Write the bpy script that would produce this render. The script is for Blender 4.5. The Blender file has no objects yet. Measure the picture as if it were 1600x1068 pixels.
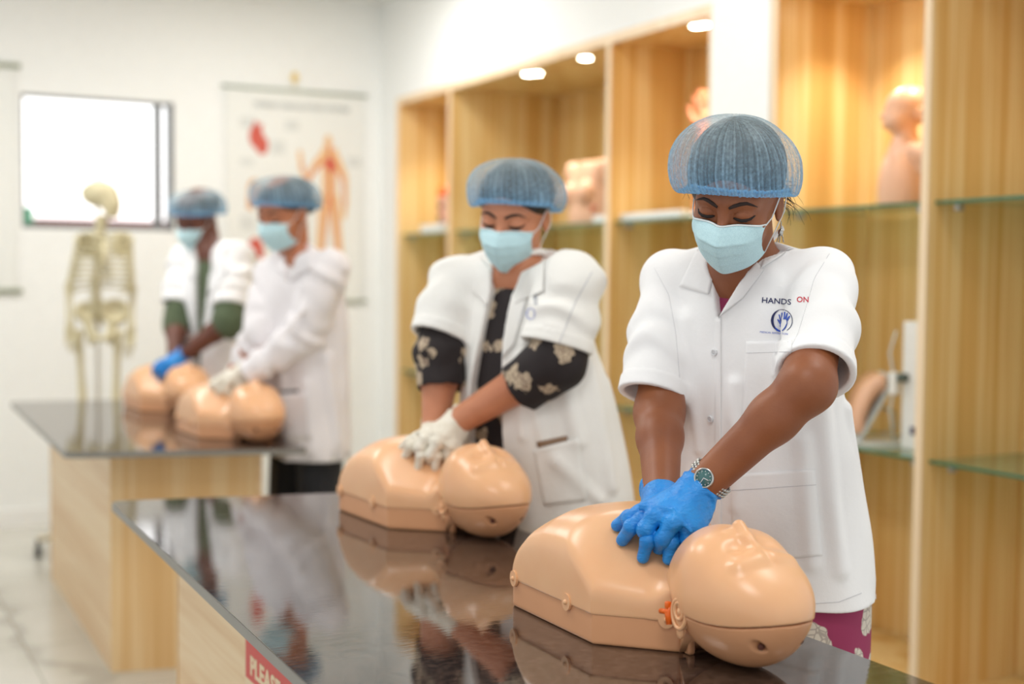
import bpy, bmesh, math, random, time
import numpy as np
from mathutils import Vector, Matrix
from mathutils.bvhtree import BVHTree
T0 = time.time()
S = bpy.context.scene
COL = S.collection
# ------------------------------------------------------------------ camera, light, exposure
F = 2067.0
CZ = 1.30
def _rot(yaw, pitch, roll):
    f = np.array([math.sin(yaw)*math.cos(pitch), math.cos(yaw)*math.cos(pitch), -math.sin(pitch)])
    r = np.array([math.cos(yaw), -math.sin(yaw), 0.]); d = np.cross(f, r)
    c, s = math.cos(roll), math.sin(roll)
    return np.array([c*r+s*d, -s*r+c*d, f])
MR = _rot(math.radians(27.457), math.radians(2.8205), math.radians(-.4945))
CC = np.array([0, 0, CZ])
cam = bpy.data.cameras.new('camera'); cam_o = bpy.data.objects.new('camera', cam); COL.objects.link(cam_o)
cam.sensor_width = 36.0; cam.lens = F/1600*36; cam.clip_start = .05; cam.clip_end = 60
_m = np.array([MR[0], -MR[1], -MR[2]]).T
cam_o.matrix_world = Matrix([[*_m[0], 0], [*_m[1], 0], [*_m[2], CZ], [0, 0, 0, 1]])
cam.dof.use_dof = True; cam.dof.focus_distance = 2.06; cam.dof.aperture_fstop = 1.9
cam.dof.aperture_blades = 0
S.camera = cam_o
S.view_settings.view_transform = 'Standard'; S.view_settings.look = 'None'
S.view_settings.exposure = 0.06; S.view_settings.gamma = 1.0; S.view_settings.use_curve_mapping = False
w = bpy.data.worlds.new('world'); S.world = w; w.use_nodes = True
w.node_tree.nodes['Background'].inputs[0].default_value = (.985, .995, 1.0, 1)
w.node_tree.nodes['Background'].inputs[1].default_value = .84
def area(name, loc, size, power, col=(1, 1, 1), rot=(0, 0, 0), sy=None):
    l = bpy.data.lights.new(name, 'AREA'); l.energy = power; l.color = col
    l.shape = 'RECTANGLE'; l.size = size; l.size_y = sy or size
    o = bpy.data.objects.new(name, l); COL.objects.link(o); o.location = loc; o.rotation_euler = rot
    return o
CEIL = 2.85
PANELS = [(.3, .6), (.3, 3.0), (.3, 5.4), (2.05, 1.4), (2.05, 3.6), (2.05, 5.8)]
for x, y in PANELS:
    area('ceiling_panel_light', (x, y, CEIL-.03), .6, (23 if y > 5 else 13) if x < 1 else (17 if y > 5 else 6.5), (1, .99, .97))

def W(px, py, d):
    return CC + (MR.T @ np.array([(px-800)/F, (py-534)/F, 1.]))*d
def TP(px, py, ax, v):
    r = MR.T @ np.array([(px-800)/F, (py-534)/F, 1.]); t = (v-CC[ax])/r[ax]
    return CC + r*t
def DP(px, py, ax, v):
    r = MR.T @ np.array([(px-800)/F, (py-534)/F, 1.]); return (v-CC[ax])/r[ax]
def PX(P):
    q = MR @ (np.array(P, float)-CC); return (q[0]/q[2]*F+800, q[1]/q[2]*F+534, q[2])

# ------------------------------------------------------------------ materials
def srgb(r, g, b):
    return tuple(((c/255)/12.92 if c/255 <= .04045 else ((c/255+.055)/1.055)**2.4) for c in (r, g, b)) + (1,)
class NT:
    def __init__(s, name):
        s.m = bpy.data.materials.new(name); s.m.use_nodes = True; s.t = s.m.node_tree
        s.b = s.t.nodes['Principled BSDF']; s.out = s.t.nodes['Material Output']
    def n(s, typ, **kw):
        nd = s.t.nodes.new(typ)
        for k, v in kw.items():
            if k in nd.inputs: nd.inputs[k].default_value = v
            else: setattr(nd, k, v)
        return nd
    def l(s, a, b): s.t.links.new(a, b)
    def ramp(s, fac, stops, interp='LINEAR'):
        r = s.t.nodes.new('ShaderNodeValToRGB'); r.color_ramp.interpolation = interp
        e = r.color_ramp.elements
        while len(e) < len(stops): e.new(.5)
        for i, (p, c) in enumerate(stops): e[i].position = p; e[i].color = c
        s.l(fac, r.inputs[0]); return r.outputs[0]
    def coord(s, scale=(1, 1, 1), kind='Object', rot=(0, 0, 0)):
        c = s.n('ShaderNodeTexCoord'); m = s.n('ShaderNodeMapping'); m.inputs['Scale'].default_value = scale
        m.inputs['Rotation'].default_value = rot
        s.l(c.outputs[kind], m.inputs[0]); return m.outputs[0]
    def noise(s, vec, scale, detail=2, rough=.5):
        n = s.n('ShaderNodeTexNoise', Scale=scale, Detail=detail, Roughness=rough); s.l(vec, n.inputs['Vector']); return n.outputs['Fac']
    def bump(s, h, strength, dist=.01):
        b = s.n('ShaderNodeBump', Strength=strength, Distance=dist); s.l(h, b.inputs['Height']); s.l(b.outputs[0], s.b.inputs['Normal']); return b
def setp(b, **kw):
    for k, v in kw.items(): b.inputs[k.replace('_', ' ')].default_value = v
MAT = {}
def simple(name, col, rough=.5, metal=0, **kw):
    t = NT(name); setp(t.b, Base_Color=col, Roughness=rough, Metallic=metal, **kw); MAT[name] = t.m
    n = t.noise(t.coord((1, 1, 1)), 40, 2)
    hs = t.n('ShaderNodeHueSaturation'); hs.inputs['Color'].default_value = col
    mr = t.n('ShaderNodeMapRange'); mr.inputs[3].default_value = .96; mr.inputs[4].default_value = 1.04
    t.l(n, mr.inputs[0]); t.l(mr.outputs[0], hs.inputs['Value']); t.l(hs.outputs[0], t.b.inputs['Base Color'])
    return t.m
def wood(name, c1, c2, c3, scale, rough=.38, seed=0):
    t = NT(name)
    v = t.coord(scale)
    a = t.n('ShaderNodeVectorMath', operation='ADD'); t.l(v, a.inputs[0]); a.inputs[1].default_value = (seed, seed*.7, seed*.3)
    n1 = t.noise(a.outputs[0], 1.0, 1, .4)
    n2 = t.noise(a.outputs[0], 6.0, 3, .6)
    mx = t.n('ShaderNodeMix', data_type='FLOAT'); mx.inputs[0].default_value = .38
    t.l(n1, mx.inputs[2]); t.l(n2, mx.inputs[3])
    c = t.ramp(mx.outputs[0], [(.33, c1), (.47, c2), (.53, c3), (.6, c2), (.7, c1)])
    t.l(c, t.b.inputs['Base Color']); setp(t.b, Roughness=rough)
    MAT[name] = t.m; return t.m
WD = (srgb(209, 161, 91), srgb(226, 183, 113), srgb(239, 211, 155))
wood('wood_cabinet', *WD, (9, 9, .12))
wood('wood_shelf_edge', srgb(236, 208, 170), srgb(240, 214, 178), srgb(244, 222, 190), (9, 9, .2))
wood('wood_desk_front', srgb(216, 172, 112), srgb(226, 186, 130), srgb(236, 206, 158), (9, 9, .12), seed=3)
wood('wood_desk_side', srgb(222, 184, 136), srgb(232, 200, 156), srgb(240, 214, 174), (.3, .25, 9), seed=5)
simple('wall_paint', srgb(243, 244, 241), .75)
simple('ceiling_paint', srgb(240, 239, 235), .8)
simple('white_plastic', srgb(238, 238, 234), .35)
simple('grey_plastic', srgb(120, 122, 124), .4)
simple('black_rubber', srgb(22, 22, 24), .5)
simple('black_cloth', srgb(16, 16, 20), .8)
simple('aluminium', srgb(180, 182, 184), .35, .8)
simple('chrome', srgb(205, 205, 205), .15, 1)
simple('gold', srgb(214, 178, 110), .25, 1)
simple('dark_grey', srgb(62, 60, 62), .5)
simple('beige_plastic', srgb(214, 200, 170), .4)
# emissive
def emis(name, col, st):
    t = NT(name); setp(t.b, Base_Color=col, Roughness=.5); t.b.inputs['Emission Color'].default_value = col
    t.b.inputs['Emission Strength'].default_value = st; MAT[name] = t.m
emis('lamp_glow', (1, .9, .72, 1), 30)
emis('panel_glow', (1, .98, .94, 1), 3)
emis('sky_daylight', (1, 1, 1, 1), 1.5)
# granite top
t = NT('granite'); v = t.coord((1, 1, 1))
vo = t.n('ShaderNodeTexVoronoi', Scale=260.0); t.l(v, vo.inputs['Vector'])
n = t.noise(v, 90, 3)
c1 = t.ramp(n, [(.35, srgb(34, 28, 26)), (.55, srgb(58, 47, 42)), (.72, srgb(80, 64, 56))])
t.l(c1, t.b.inputs['Base Color']); setp(t.b, Roughness=.055, IOR=2.4)
st = t.noise(t.coord((3, 30, 3)), 6, 3); t.bump(st, .03, .002)
r2 = t.n('ShaderNodeMapRange'); r2.inputs[3].default_value = .02; r2.inputs[4].default_value = .05; t.l(n, r2.inputs[0]); t.l(r2.outputs[0], t.b.inputs['Roughness'])
MAT['granite'] = t.m
simple('granite_edge', srgb(128, 126, 120), .35)
# marble floor
t = NT('marble'); v = t.coord((1, 1, 1))
n1 = t.noise(v, 1.3, 6, .6); wv = t.n('ShaderNodeTexWave', Scale=.55, Distortion=9.0, Detail=4.0); wv.inputs['Detail Scale'].default_value = 1.6; t.l(v, wv.inputs['Vector'])
veins = t.ramp(wv.outputs['Fac'], [(0, srgb(176, 172, 160)), (.06, srgb(196, 193, 182)), (.2, srgb(204, 201, 190)), (1, srgb(210, 207, 197))])
cl = t.ramp(n1, [(.3, srgb(210, 208, 198)), (.6, srgb(255, 255, 255))])
mx = t.n('ShaderNodeMix', data_type='RGBA', blend_type='MULTIPLY'); mx.inputs[0].default_value = .5; t.l(veins, mx.inputs[6]); t.l(cl, mx.inputs[7])
br = t.n('ShaderNodeTexBrick', Scale=1.0); br.offset = 0; br.inputs['Color1'].default_value = (1, 1, 1, 1); br.inputs['Color2'].default_value = (1, 1, 1, 1); br.inputs['Mortar'].default_value = srgb(190, 186, 176)
br.inputs['Mortar Size'].default_value = .003; br.inputs['Brick Width'].default_value = .6; br.inputs['Row Height'].default_value = .6; t.l(v, br.inputs['Vector'])
m2 = t.n('ShaderNodeMix', data_type='RGBA', blend_type='MULTIPLY'); m2.inputs[0].default_value = 1; t.l(mx.outputs[2], m2.inputs[6]); t.l(br.outputs['Color'], m2.inputs[7])
t.l(m2.outputs[2], t.b.inputs['Base Color']); setp(t.b, Roughness=.16); MAT['marble'] = t.m
# glass shelf
t = NT('shelf_glass'); setp(t.b, Base_Color=srgb(190, 225, 205), Roughness=.02, IOR=1.45); t.b.inputs['Transmission Weight'].default_value = .9; MAT['shelf_glass'] = t.m
simple('glass_edge', srgb(58, 112, 84), .15)
# manikin vinyl
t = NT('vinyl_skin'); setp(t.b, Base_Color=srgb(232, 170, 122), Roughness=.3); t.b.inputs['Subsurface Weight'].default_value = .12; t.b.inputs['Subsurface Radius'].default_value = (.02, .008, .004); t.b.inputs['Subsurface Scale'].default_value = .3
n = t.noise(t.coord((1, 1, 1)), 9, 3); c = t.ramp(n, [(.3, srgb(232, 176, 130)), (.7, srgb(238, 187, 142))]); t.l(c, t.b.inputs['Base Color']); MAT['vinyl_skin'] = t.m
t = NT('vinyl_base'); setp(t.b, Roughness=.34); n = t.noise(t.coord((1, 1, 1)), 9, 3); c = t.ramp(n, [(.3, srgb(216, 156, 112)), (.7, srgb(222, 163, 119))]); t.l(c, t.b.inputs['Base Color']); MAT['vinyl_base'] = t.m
simple('orange_plastic', srgb(236, 104, 14), .35)
simple('dark_hole', srgb(90, 45, 30), .6)
simple('sign_red', srgb(212, 84, 78), .5)
simple('sign_cream', srgb(238, 216, 180), .5)

# ------------------------------------------------------------------ mesh helpers
def mesh_obj(name, verts, faces, mat, parent=None, smooth=True, origin=None, edge_split=None, label=None):
    """ONE mesh object; verts in world space, stored relative to the parent's (unrotated) origin."""
    me = bpy.data.meshes.new(name)
    v = np.asarray(verts, float)
    org = np.zeros(3)
    if parent is not None: org = np.array(parent_origin[parent.name])
    elif origin is not None: org = np.array(origin, float)
    me.from_pydata((v-org).tolist(), [], faces if isinstance(faces, list) else faces.tolist()); me.update()
    if smooth: me.polygons.foreach_set('use_smooth', [True]*len(me.polygons))
    for mm in (mat if isinstance(mat, (list, tuple)) else [mat]): me.materials.append(MAT[mm])
    o = bpy.data.objects.new(name, me); COL.objects.link(o)
    if parent is not None: o.parent = parent
    else: o.location = org
    parent_origin[o.name] = tuple(org)
    if label: o['label'] = label
    return o
parent_origin = {}
def thing(name, label, cat, loc, group=None):
    o = bpy.data.objects.new(name, None); COL.objects.link(o); o.location = loc; o.empty_display_size = .05
    parent_origin[o.name] = tuple(loc)
    o['label'] = label; o['category'] = cat
    if group: o['group'] = group
    return o
def tag(o, label, cat, group=None):
    o['label'] = label; o['category'] = cat
    if group: o['group'] = group
    return o
def struct(o): o['kind'] = 'structure'; return o
class MB:
    """collects shapes for one mesh"""
    def __init__(s): s.v = []; s.f = []; s.n = 0
    def add(s, v, f):
        s.v.append(np.asarray(v, float)); s.f += [tuple(i+s.n for i in q) for q in f]; s.n += len(v); return s
    def box(s, lo, hi, bev=0.0):
        lo = np.array(lo, float); hi = np.array(hi, float)
        bm = bmesh.new(); bmesh.ops.create_cube(bm, size=1)
        for q in bm.verts: q.co = Vector(((lo+hi)/2 + np.array(q.co)*(hi-lo)))
        if bev > 0: bmesh.ops.bevel(bm, geom=bm.edges[:], offset=bev, segments=2, affect='EDGES', profile=.5)
        bm.verts.index_update(); s.add([q.co[:] for q in bm.verts], [tuple(x.index for x in f.verts) for f in bm.faces]); bm.free(); return s
    def prism(s, poly, z0, z1):
        n = len(poly); v = [(x, y, z0) for x, y in poly]+[(x, y, z1) for x, y in poly]
        f = [tuple(range(n-1, -1, -1)), tuple(range(n, 2*n))]+[(i, (i+1) % n, n+(i+1) % n, n+i) for i in range(n)]
        return s.add(v, f)
    def tube(s, pts, rad, seg=10, cap=True, flat=None):
        pts = np.array(pts, float); n = len(pts); rad = np.broadcast_to(np.array(rad, float), (n,))
        tn = np.gradient(pts, axis=0); tn /= np.linalg.norm(tn, axis=1)[:, None]+1e-12
        up = np.array([0, 0, 1.]) if abs(tn[0][2]) < .9 else np.array([1., 0, 0])
        vs = []
        u = np.cross(tn[0], up); u /= np.linalg.norm(u)
        for i in range(n):
            u = u-tn[i]*np.dot(u, tn[i]); u /= np.linalg.norm(u)+1e-12; w_ = np.cross(tn[i], u)
            for k in range(seg):
                a = 2*math.pi*k/seg; vs.append(pts[i]+rad[i]*(u*math.cos(a)+w_*math.sin(a)))
        f = [(i*seg+k, i*seg+(k+1) % seg, (i+1)*seg+(k+1) % seg, (i+1)*seg+k) for i in range(n-1) for k in range(seg)]
        if cap: f += [tuple(range(seg-1, -1, -1)), tuple((n-1)*seg+k for k in range(seg))]
        return s.add(vs, f)
    def cyl(s, a, b, r, seg=20, r2=None):
        return s.tube([a, b], [r, r if r2 is None else r2], seg)
    def sphere(s, c, r, nu=16, nv=10, R=None):
        c = np.array(c, float); r = np.broadcast_to(np.array(r, float), (3,)); v = []; f = []
        for j in range(nv+1):
            th = math.pi*j/nv
            for i in range(nu):
                a = 2*math.pi*i/nu; p = np.array([math.sin(th)*math.cos(a), math.sin(th)*math.sin(a), math.cos(th)])*r
                v.append(c+(p if R is None else R @ p))
        f = [(j*nu+i, (j+1)*nu+i, (j+1)*nu+(i+1) % nu, j*nu+(i+1) % nu) for j in range(nv) for i in range(nu)]
        return s.add(v, f)
    def build(s, name, mat, parent=None, **kw):
        return mesh_obj(name, np.concatenate(s.v), s.f, mat, parent, **kw)
def box(name, lo, hi, mat, parent=None, bev=0.0, **kw):
    kw.setdefault('smooth', False)
    return MB().box(lo, hi, bev).build(name, mat, parent, **kw)
def rounded(poly, r, seg=6):
    out = []; n = len(poly)
    for i in range(n):
        p = np.array(poly[i], float); a = np.array(poly[i-1], float); b = np.array(poly[(i+1) % n], float)
        u = (a-p)/np.linalg.norm(a-p); v = (b-p)/np.linalg.norm(b-p)
        for k in range(seg+1):
            t_ = k/seg; q = (1-t_)**2*(p+u*r)+2*t_*(1-t_)*p+t_*t_*(p+v*r); out.append(tuple(q))
    return out
# ------------------------------------------------------------------ signed distance modelling
def capsule(P, a, b, ra, rb=None):
    rb = ra if rb is None else rb; a = np.asarray(a, np.float32); b = np.asarray(b, np.float32)
    ab = b-a; L = float(ab @ ab)+1e-12; pa = P-a
    t_ = np.clip(pa @ ab/L, 0, 1); d = pa-t_[:, None]*ab
    return np.sqrt(np.einsum('ij,ij->i', d, d))-(ra+t_*(rb-ra))
def ell(P, c, r, R=None):
    p = P-np.asarray(c, np.float32)
    if R is not None: p = p @ np.asarray(R, np.float32)      # columns of R = local axes
    r = np.asarray(r, np.float32); q = p/r; k0 = np.sqrt((q*q).sum(1))+1e-9; q2 = q/r; k1 = np.sqrt((q2*q2).sum(1))+1e-9
    return k0*(k0-1)/k1
def rbox(P, c, h, r=.0, R=None):
    p = P-np.asarray(c, np.float32)
    if R is not None: p = p @ np.asarray(R, np.float32)
    q = np.abs(p)-(np.asarray(h, np.float32)-r)
    return np.sqrt((np.maximum(q, 0)**2).sum(1))+np.minimum(q.max(1), 0)-r
def smin(a, b, k):
    h = np.clip(.5+.5*(b-a)/k, 0, 1); return b+(a-b)*h-k*h*(1-h)
def smax(a, b, k): return -smin(-a, -b, k)
def chain(P, pts, rs, k=.006):
    d = None
    for i in range(len(pts)-1):
        c = capsule(P, pts[i], pts[i+1], rs[i], rs[i+1]); d = c if d is None else smin(d, c, k)
    return d
def plane(P, o, n):
    n = np.asarray(n, float); n = n/np.linalg.norm(n); return ((P-np.asarray(o, np.float32)) @ n.astype(np.float32))
def snoise(P, seed, freq, octs=5):
    rng = np.random.RandomState(seed); out = np.zeros(len(P), np.float32)
    for i in range(octs*2):
        k = rng.normal(size=3); k = (k/np.linalg.norm(k)*freq*(1+.25*i)).astype(np.float32); out += np.sin(P @ k+rng.uniform(0, 6.28))/(1+.15*i)
    return out/(octs)
def nets(f, lo, hi, h, s=6, margin=1.9):
    lo = np.array(lo, float)-2*h; hi = np.array(hi, float)+2*h
    nb = np.ceil((hi-lo)/(s*h)).astype(int)
    bi = np.stack(np.meshgrid(*[np.arange(k) for k in nb], indexing='ij'), -1).reshape(-1, 3)
    cen = (lo+(bi+.5)*s*h).astype(np.float32)
    dc = np.concatenate([f(cen[i:i+200000]) for i in range(0, len(cen), 200000)])
    bi = bi[np.abs(dc) < s*h*.87*margin]
    g = np.arange(s+1); off = np.stack(np.meshgrid(g, g, g, indexing='ij'), -1).reshape(-1, 3)
    N = nb*s+2
    keyf = lambda c: (c[..., 0]*N[1]+c[..., 1])*N[2]+c[..., 2]
    vk = []; vp = []; qa = []
    CH = max(1, 400000//len(off))
    cor = np.array([[i, j, k] for i in (0, 1) for j in (0, 1) for k in (0, 1)])
    edges = [(a, b) for a in range(8) for b in range(a+1, 8) if np.abs(cor[a]-cor[b]).sum() == 1]
    for c0 in range(0, len(bi), CH):
        B = bi[c0:c0+CH]
        G = B[:, None, :]*s+off[None]
        D = f((lo+G.reshape(-1, 3)*h).astype(np.float32)).reshape(len(B), s+1, s+1, s+1)
        D = np.where(D == 0, 1e-7, D)
        C8 = np.stack([D[:, i:s+i, j:s+j, k:s+k] for i, j, k in cor], -1)
        sg = C8 < 0; act = (sg.any(-1)) & (~sg.all(-1))
        w_ = np.argwhere(act)
        if len(w_) == 0: continue
        d8 = C8[act]; num = np.zeros((len(w_), 3)); cnt = np.zeros(len(w_))
        for a, b in edges:
            m = (d8[:, a] < 0) != (d8[:, b] < 0); tt = np.where(m, d8[:, a]/np.where(m, d8[:, a]-d8[:, b], 1), 0)
            num += m[:, None]*(cor[a]+tt[:, None]*(cor[b]-cor[a])); cnt += m
        cell = B[w_[:, 0]]*s+w_[:, 1:]
        vk.append(keyf(cell)); vp.append(lo+(cell+num/cnt[:, None])*h)
        for ax in range(3):
            sl1 = [slice(None), slice(0, s), slice(0, s), slice(0, s)]; sl2 = list(sl1); sl2[ax+1] = slice(1, s+1)
            a_, b_ = D[tuple(sl1)] < 0, D[tuple(sl2)] < 0
            e = np.argwhere(a_ != b_)
            if len(e) == 0: continue
            inside = a_[tuple(e.T)]
            p = B[e[:, 0]]*s+e[:, 1:]
            u, v_ = (ax+1) % 3, (ax+2) % 3
            eu = np.zeros(3, int); eu[u] = 1; ev = np.zeros(3, int); ev[v_] = 1
            q = np.stack([keyf(p-eu-ev), keyf(p-ev), keyf(p), keyf(p-eu)], 1)
            q[~inside] = q[~inside][:, ::-1]
            qa.append(q)
    vk = np.concatenate(vk); vp = np.concatenate(vp); q = np.concatenate(qa)
    o = np.argsort(vk); vk = vk[o]; vp = vp[o]
    idx = np.clip(np.searchsorted(vk, q), 0, len(vk)-1); ok = (vk[idx] == q).all(1)
    return vp, idx[ok]
def bvh_of(v, f):
    return BVHTree.FromPolygons([tuple(x) for x in v], [tuple(int(i) for i in q) for q in f])
def camhit(bvh, px, py):
    r = MR.T @ np.array([(px-800)/F, (py-534)/F, 1.]); r = r/np.linalg.norm(r)
    h = bvh.ray_cast(Vector(CC), Vector(r)); return None if h[0] is None else (np.array(h[0]), np.array(h[1]), r)
def largest(v, f, keep=1):
    """drop stray bits: keep the largest connected pieces"""
    n = len(v); lab = np.arange(n)
    e = np.concatenate([f[:, [0, 1]], f[:, [1, 2]], f[:, [2, 3]], f[:, [3, 0]]])
    while True:
        m = np.minimum(lab[e[:, 0]], lab[e[:, 1]]); old = lab.copy()
        np.minimum.at(lab, e[:, 0], m); np.minimum.at(lab, e[:, 1], m); lab = lab[lab]; lab = lab[lab]
        if (lab == old).all(): break
    u, c = np.unique(lab, return_counts=True); top = u[np.argsort(-c)[:keep]]
    ok = np.isin(lab, top); mp = np.cumsum(ok)-1
    return v[ok], mp[f[ok[f].all(1)]]
# ------------------------------------------------------------------ the room
YB = 7.134; XR = 2.851; TOPZ = 2.284
XL = -1.6; Y0 = -1.2
struct(box('floor', (XL, Y0, -.06), (XR+.75, YB+.12, 0), 'marble'))
struct(box('ceiling', (XL, Y0, CEIL), (XR+.75, YB+.12, CEIL+.08), 'ceiling_paint'))
# back wall with the window opening
wx0, wx1, wz0, wz1 = TP(34, 250, 1, YB)[0], TP(272, 250, 1, YB)[0], TP(150, 358, 1, YB)[2], TP(150, 153, 1, YB)[2]
m = MB()
m.box((XL, YB, 0), (wx0, YB+.12, CEIL)); m.box((wx1, YB, 0), (XR+.75, YB+.12, CEIL))
m.box((wx0, YB, 0), (wx1, YB+.12, wz0)); m.box((wx0, YB, wz1), (wx1, YB+.12, CEIL))
struct(m.build('wall_back', 'wall_paint', smooth=False))
# window: dark aluminium frame, sill ledge, glass, a second sash pushed to one side
m = MB(); fr = .022
m.box((wx0, YB+.01, wz0), (wx1, YB+.07, wz0+fr)); m.box((wx0, YB+.01, wz1-fr*.6), (wx1, YB+.07, wz1))
m.box((wx0, YB+.01, wz0), (wx0+fr*.6, YB+.07, wz1)); m.box((wx1-fr*1.4, YB+.01, wz0), (wx1, YB+.07, wz1))
m.box((wx1-.10, YB+.035, wz0), (wx1-.055, YB+.06, wz1))
win = struct(m.build('window_1', 'grey_plastic', smooth=False))
t = NT('window_glass'); setp(t.b, Base_Color=(1, 1, 1, 1), Roughness=.02, IOR=1.1); t.b.inputs['Transmission Weight'].default_value = 1; MAT['window_glass'] = t.m
g_ = box('pane', (wx0+.012, YB+.05, wz0+.01), (wx1-.03, YB+.054, wz1-.01), 'window_glass', win)
# overexposed daylight outside, with a strip of buildings low down
sk = struct(box('exterior_sky', (wx0-2.5, YB+3.0, -.5), (wx1+3.5, YB+3.02, 4.5), 'sky_daylight'))
simple('outside_roof', srgb(150, 105, 100), .8); simple('outside_leaf', srgb(90, 170, 130), .8)
tag(box('neighbouring_roof', (1.25, YB+2.2, .3), (2.2, YB+2.9, 1.665), 'outside_roof'), 'low dull red roof outside just above the window sill', 'building')
tb = MB()
for k in range(14):
    a = k*2.4; tb.sphere((1.14+.05*math.cos(a), YB+2.1+.05*math.sin(a), 1.60+.016*k*.5), (.045, .045, .03), 8, 6)
tag(tb.build('tree_top', 'outside_leaf', origin=(1.14, YB+2.1, .3)), 'small green treetop outside at the lower corner of the window', 'tree')
tr_ = MB().cyl((1.14, YB+2.1, -.4), (1.14, YB+2.1, 1.5), .03, 8)
o = tr_.build('trunk', 'outside_roof', bpy.data.objects['tree_top'])
# right wall: bulkhead above the niches, strip by the corner, white pillar
Y_A0 = 6.906; Y_A1 = 3.93; Y_D0 = 3.60
m = MB()
m.box((XR, Y0, TOPZ), (XR+.75, YB, CEIL)); m.box((XR, Y_A0, 0), (XR+.75, YB, TOPZ));
struct(m.build('wall_right', 'wall_paint', smooth=False))
struct(box('wall_pillar', (XR-.012, Y_D0, 0), (XR+.74, Y_A1, TOPZ), 'wall_paint'))
struct(box('baseboard_back', (XL, YB-.012, 0), (XR, YB, .09), 'ceiling_paint'))
for i, (x, y) in enumerate(PANELS):
    r = thing('ceiling_light', ['square ceiling light panel nearest the camera over the left aisle', 'square ceiling light panel above the long counter', 'square ceiling light panel over the left aisle by the window wall', 'square ceiling light panel close to the open cabinet bay', 'square ceiling light panel in front of the torso model bay', 'square ceiling light panel by the hanging body chart'][i], 'ceiling light', (x, y, CEIL-.02), 'square ceiling light panels')
    m = MB()
    for a, b in (((x-.33, y-.33), (x+.33, y-.3)), ((x-.33, y+.3), (x+.33, y+.33)), ((x-.33, y-.3), (x-.3, y+.3)), ((x+.3, y-.3), (x+.33, y+.3))):
        m.box((a[0], a[1], CEIL-.02), (b[0], b[1], CEIL))
    m.build('light_frame', 'white_plastic', r, smooth=False)
    box('diffuser', (x-.3, y-.3, CEIL-.016), (x+.3, y+.3, CEIL-.004), 'panel_glow', r)

# ------------------------------------------------------------------ display cabinets
dv = .028
def cabinet(label, y_hi, y_lo, dividers, depth_of):
    """open shelving built into the wall from y_hi (far) to y_lo (near)"""
    c = thing('display_cabinet', label, 'display cabinet', (XR, (y_hi+y_lo)/2, 0), 'built-in wooden display cabinets')
    box('top_panel', (XR, y_lo, TOPZ-.03), (XR+.66, y_hi, TOPZ), 'wood_cabinet', c)
    box('plinth', (XR, y_lo, 0), (XR+.4, y_hi, .08), 'wood_cabinet', c)
    ys = [y_hi]+dividers+[y_lo]
    for i, y in enumerate(ys):
        a, b = (y-dv, y) if i == 0 else ((y, y+dv) if i == len(ys)-1 else (y-dv/2, y+dv/2))
        m = box('divider_panel', (XR+.004, a, .0), (XR+.64, b, TOPZ-.03), 'wood_cabinet', c)
        box('edge_strip', (XR-.003, a, 0), (XR+.004, b, TOPZ-.035), 'wood_shelf_edge', m)
    box('top_edge', (XR-.003, y_lo, TOPZ-.035), (XR+.004, y_hi, TOPZ+.004), 'wood_shelf_edge', c)
    bays = []
    for i in range(len(ys)-1):
        a = ys[i]-(dv if i == 0 else dv/2); b = ys[i+1]+(dv if i == len(ys)-2 else dv/2); dp = depth_of[i]
        box('back_panel', (XR+dp, b, .0), (XR+dp+.018, a, TOPZ-.03), 'wood_cabinet', c)
        for z in (.763, 1.523):
            s = box('glass_shelf', (XR+.03, b+.002, z), (XR+dp-.004, a-.002, z+.009), 'shelf_glass', c)
            box('shelf_edge', (XR+.027, b+.002, z-.0005), (XR+.0305, a-.002, z+.0095), 'glass_edge', s)
            for q in (a-.06, b+.06):
                m = MB(); m.box((XR+.05, q-.008, z-.022), (XR+.075, q+.008, z-.001), .003); m.build('shelf_bracket', 'aluminium', s, smooth=False)
        bays.append((a, b, dp))
    return c, bays
cabA, baysA = cabinet('long wooden display cabinet with three open bays between window wall and white pillar', Y_A0, Y_A1, [6.2, 4.65], [.40, .62, .38])
cabD, baysD = cabinet('wooden display cabinet with glass shelves beside the white pillar, behind the nearest woman', Y_D0, 1.9, [2.885], [.41, .41])
def downlight(c, x, y, pw=2.6):
    d = MB().cyl((x, y, TOPZ-.034), (x, y, TOPZ-.029), .036, 24).build('downlight', 'white_plastic', c)
    MB().cyl((x, y, TOPZ-.037), (x, y, TOPZ-.0335), .026, 20).build('bulb', 'lamp_glow', d)
    l = bpy.data.lights.new('downlight_beam', 'SPOT'); l.energy = pw*9; l.color = (1, .90, .74); l.spot_size = 1.9; l.spot_blend = .9; l.shadow_soft_size = .03
    o = bpy.data.objects.new('downlight_beam', l); COL.objects.link(o); o.location = (x, y, TOPZ-.045)
for px, py in ((826, 116), (838, 115), (915, 91)): q = TP(px, py, 2, TOPZ-.035); downlight(cabA, q[0], q[1], 1.5)
for px, py in ((1090, 41), (1103, 39)): q = TP(px, py, 2, TOPZ-.035); downlight(cabA, q[0], q[1], 1.5)
downlight(cabA, XR+.2, 6.55, 2); 
downlight(cabD, XR+.2, 3.02, 1.7); downlight(cabD, XR+.2, 3.35, 2.2); downlight(cabD, XR+.2, 2.4, .7)

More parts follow.
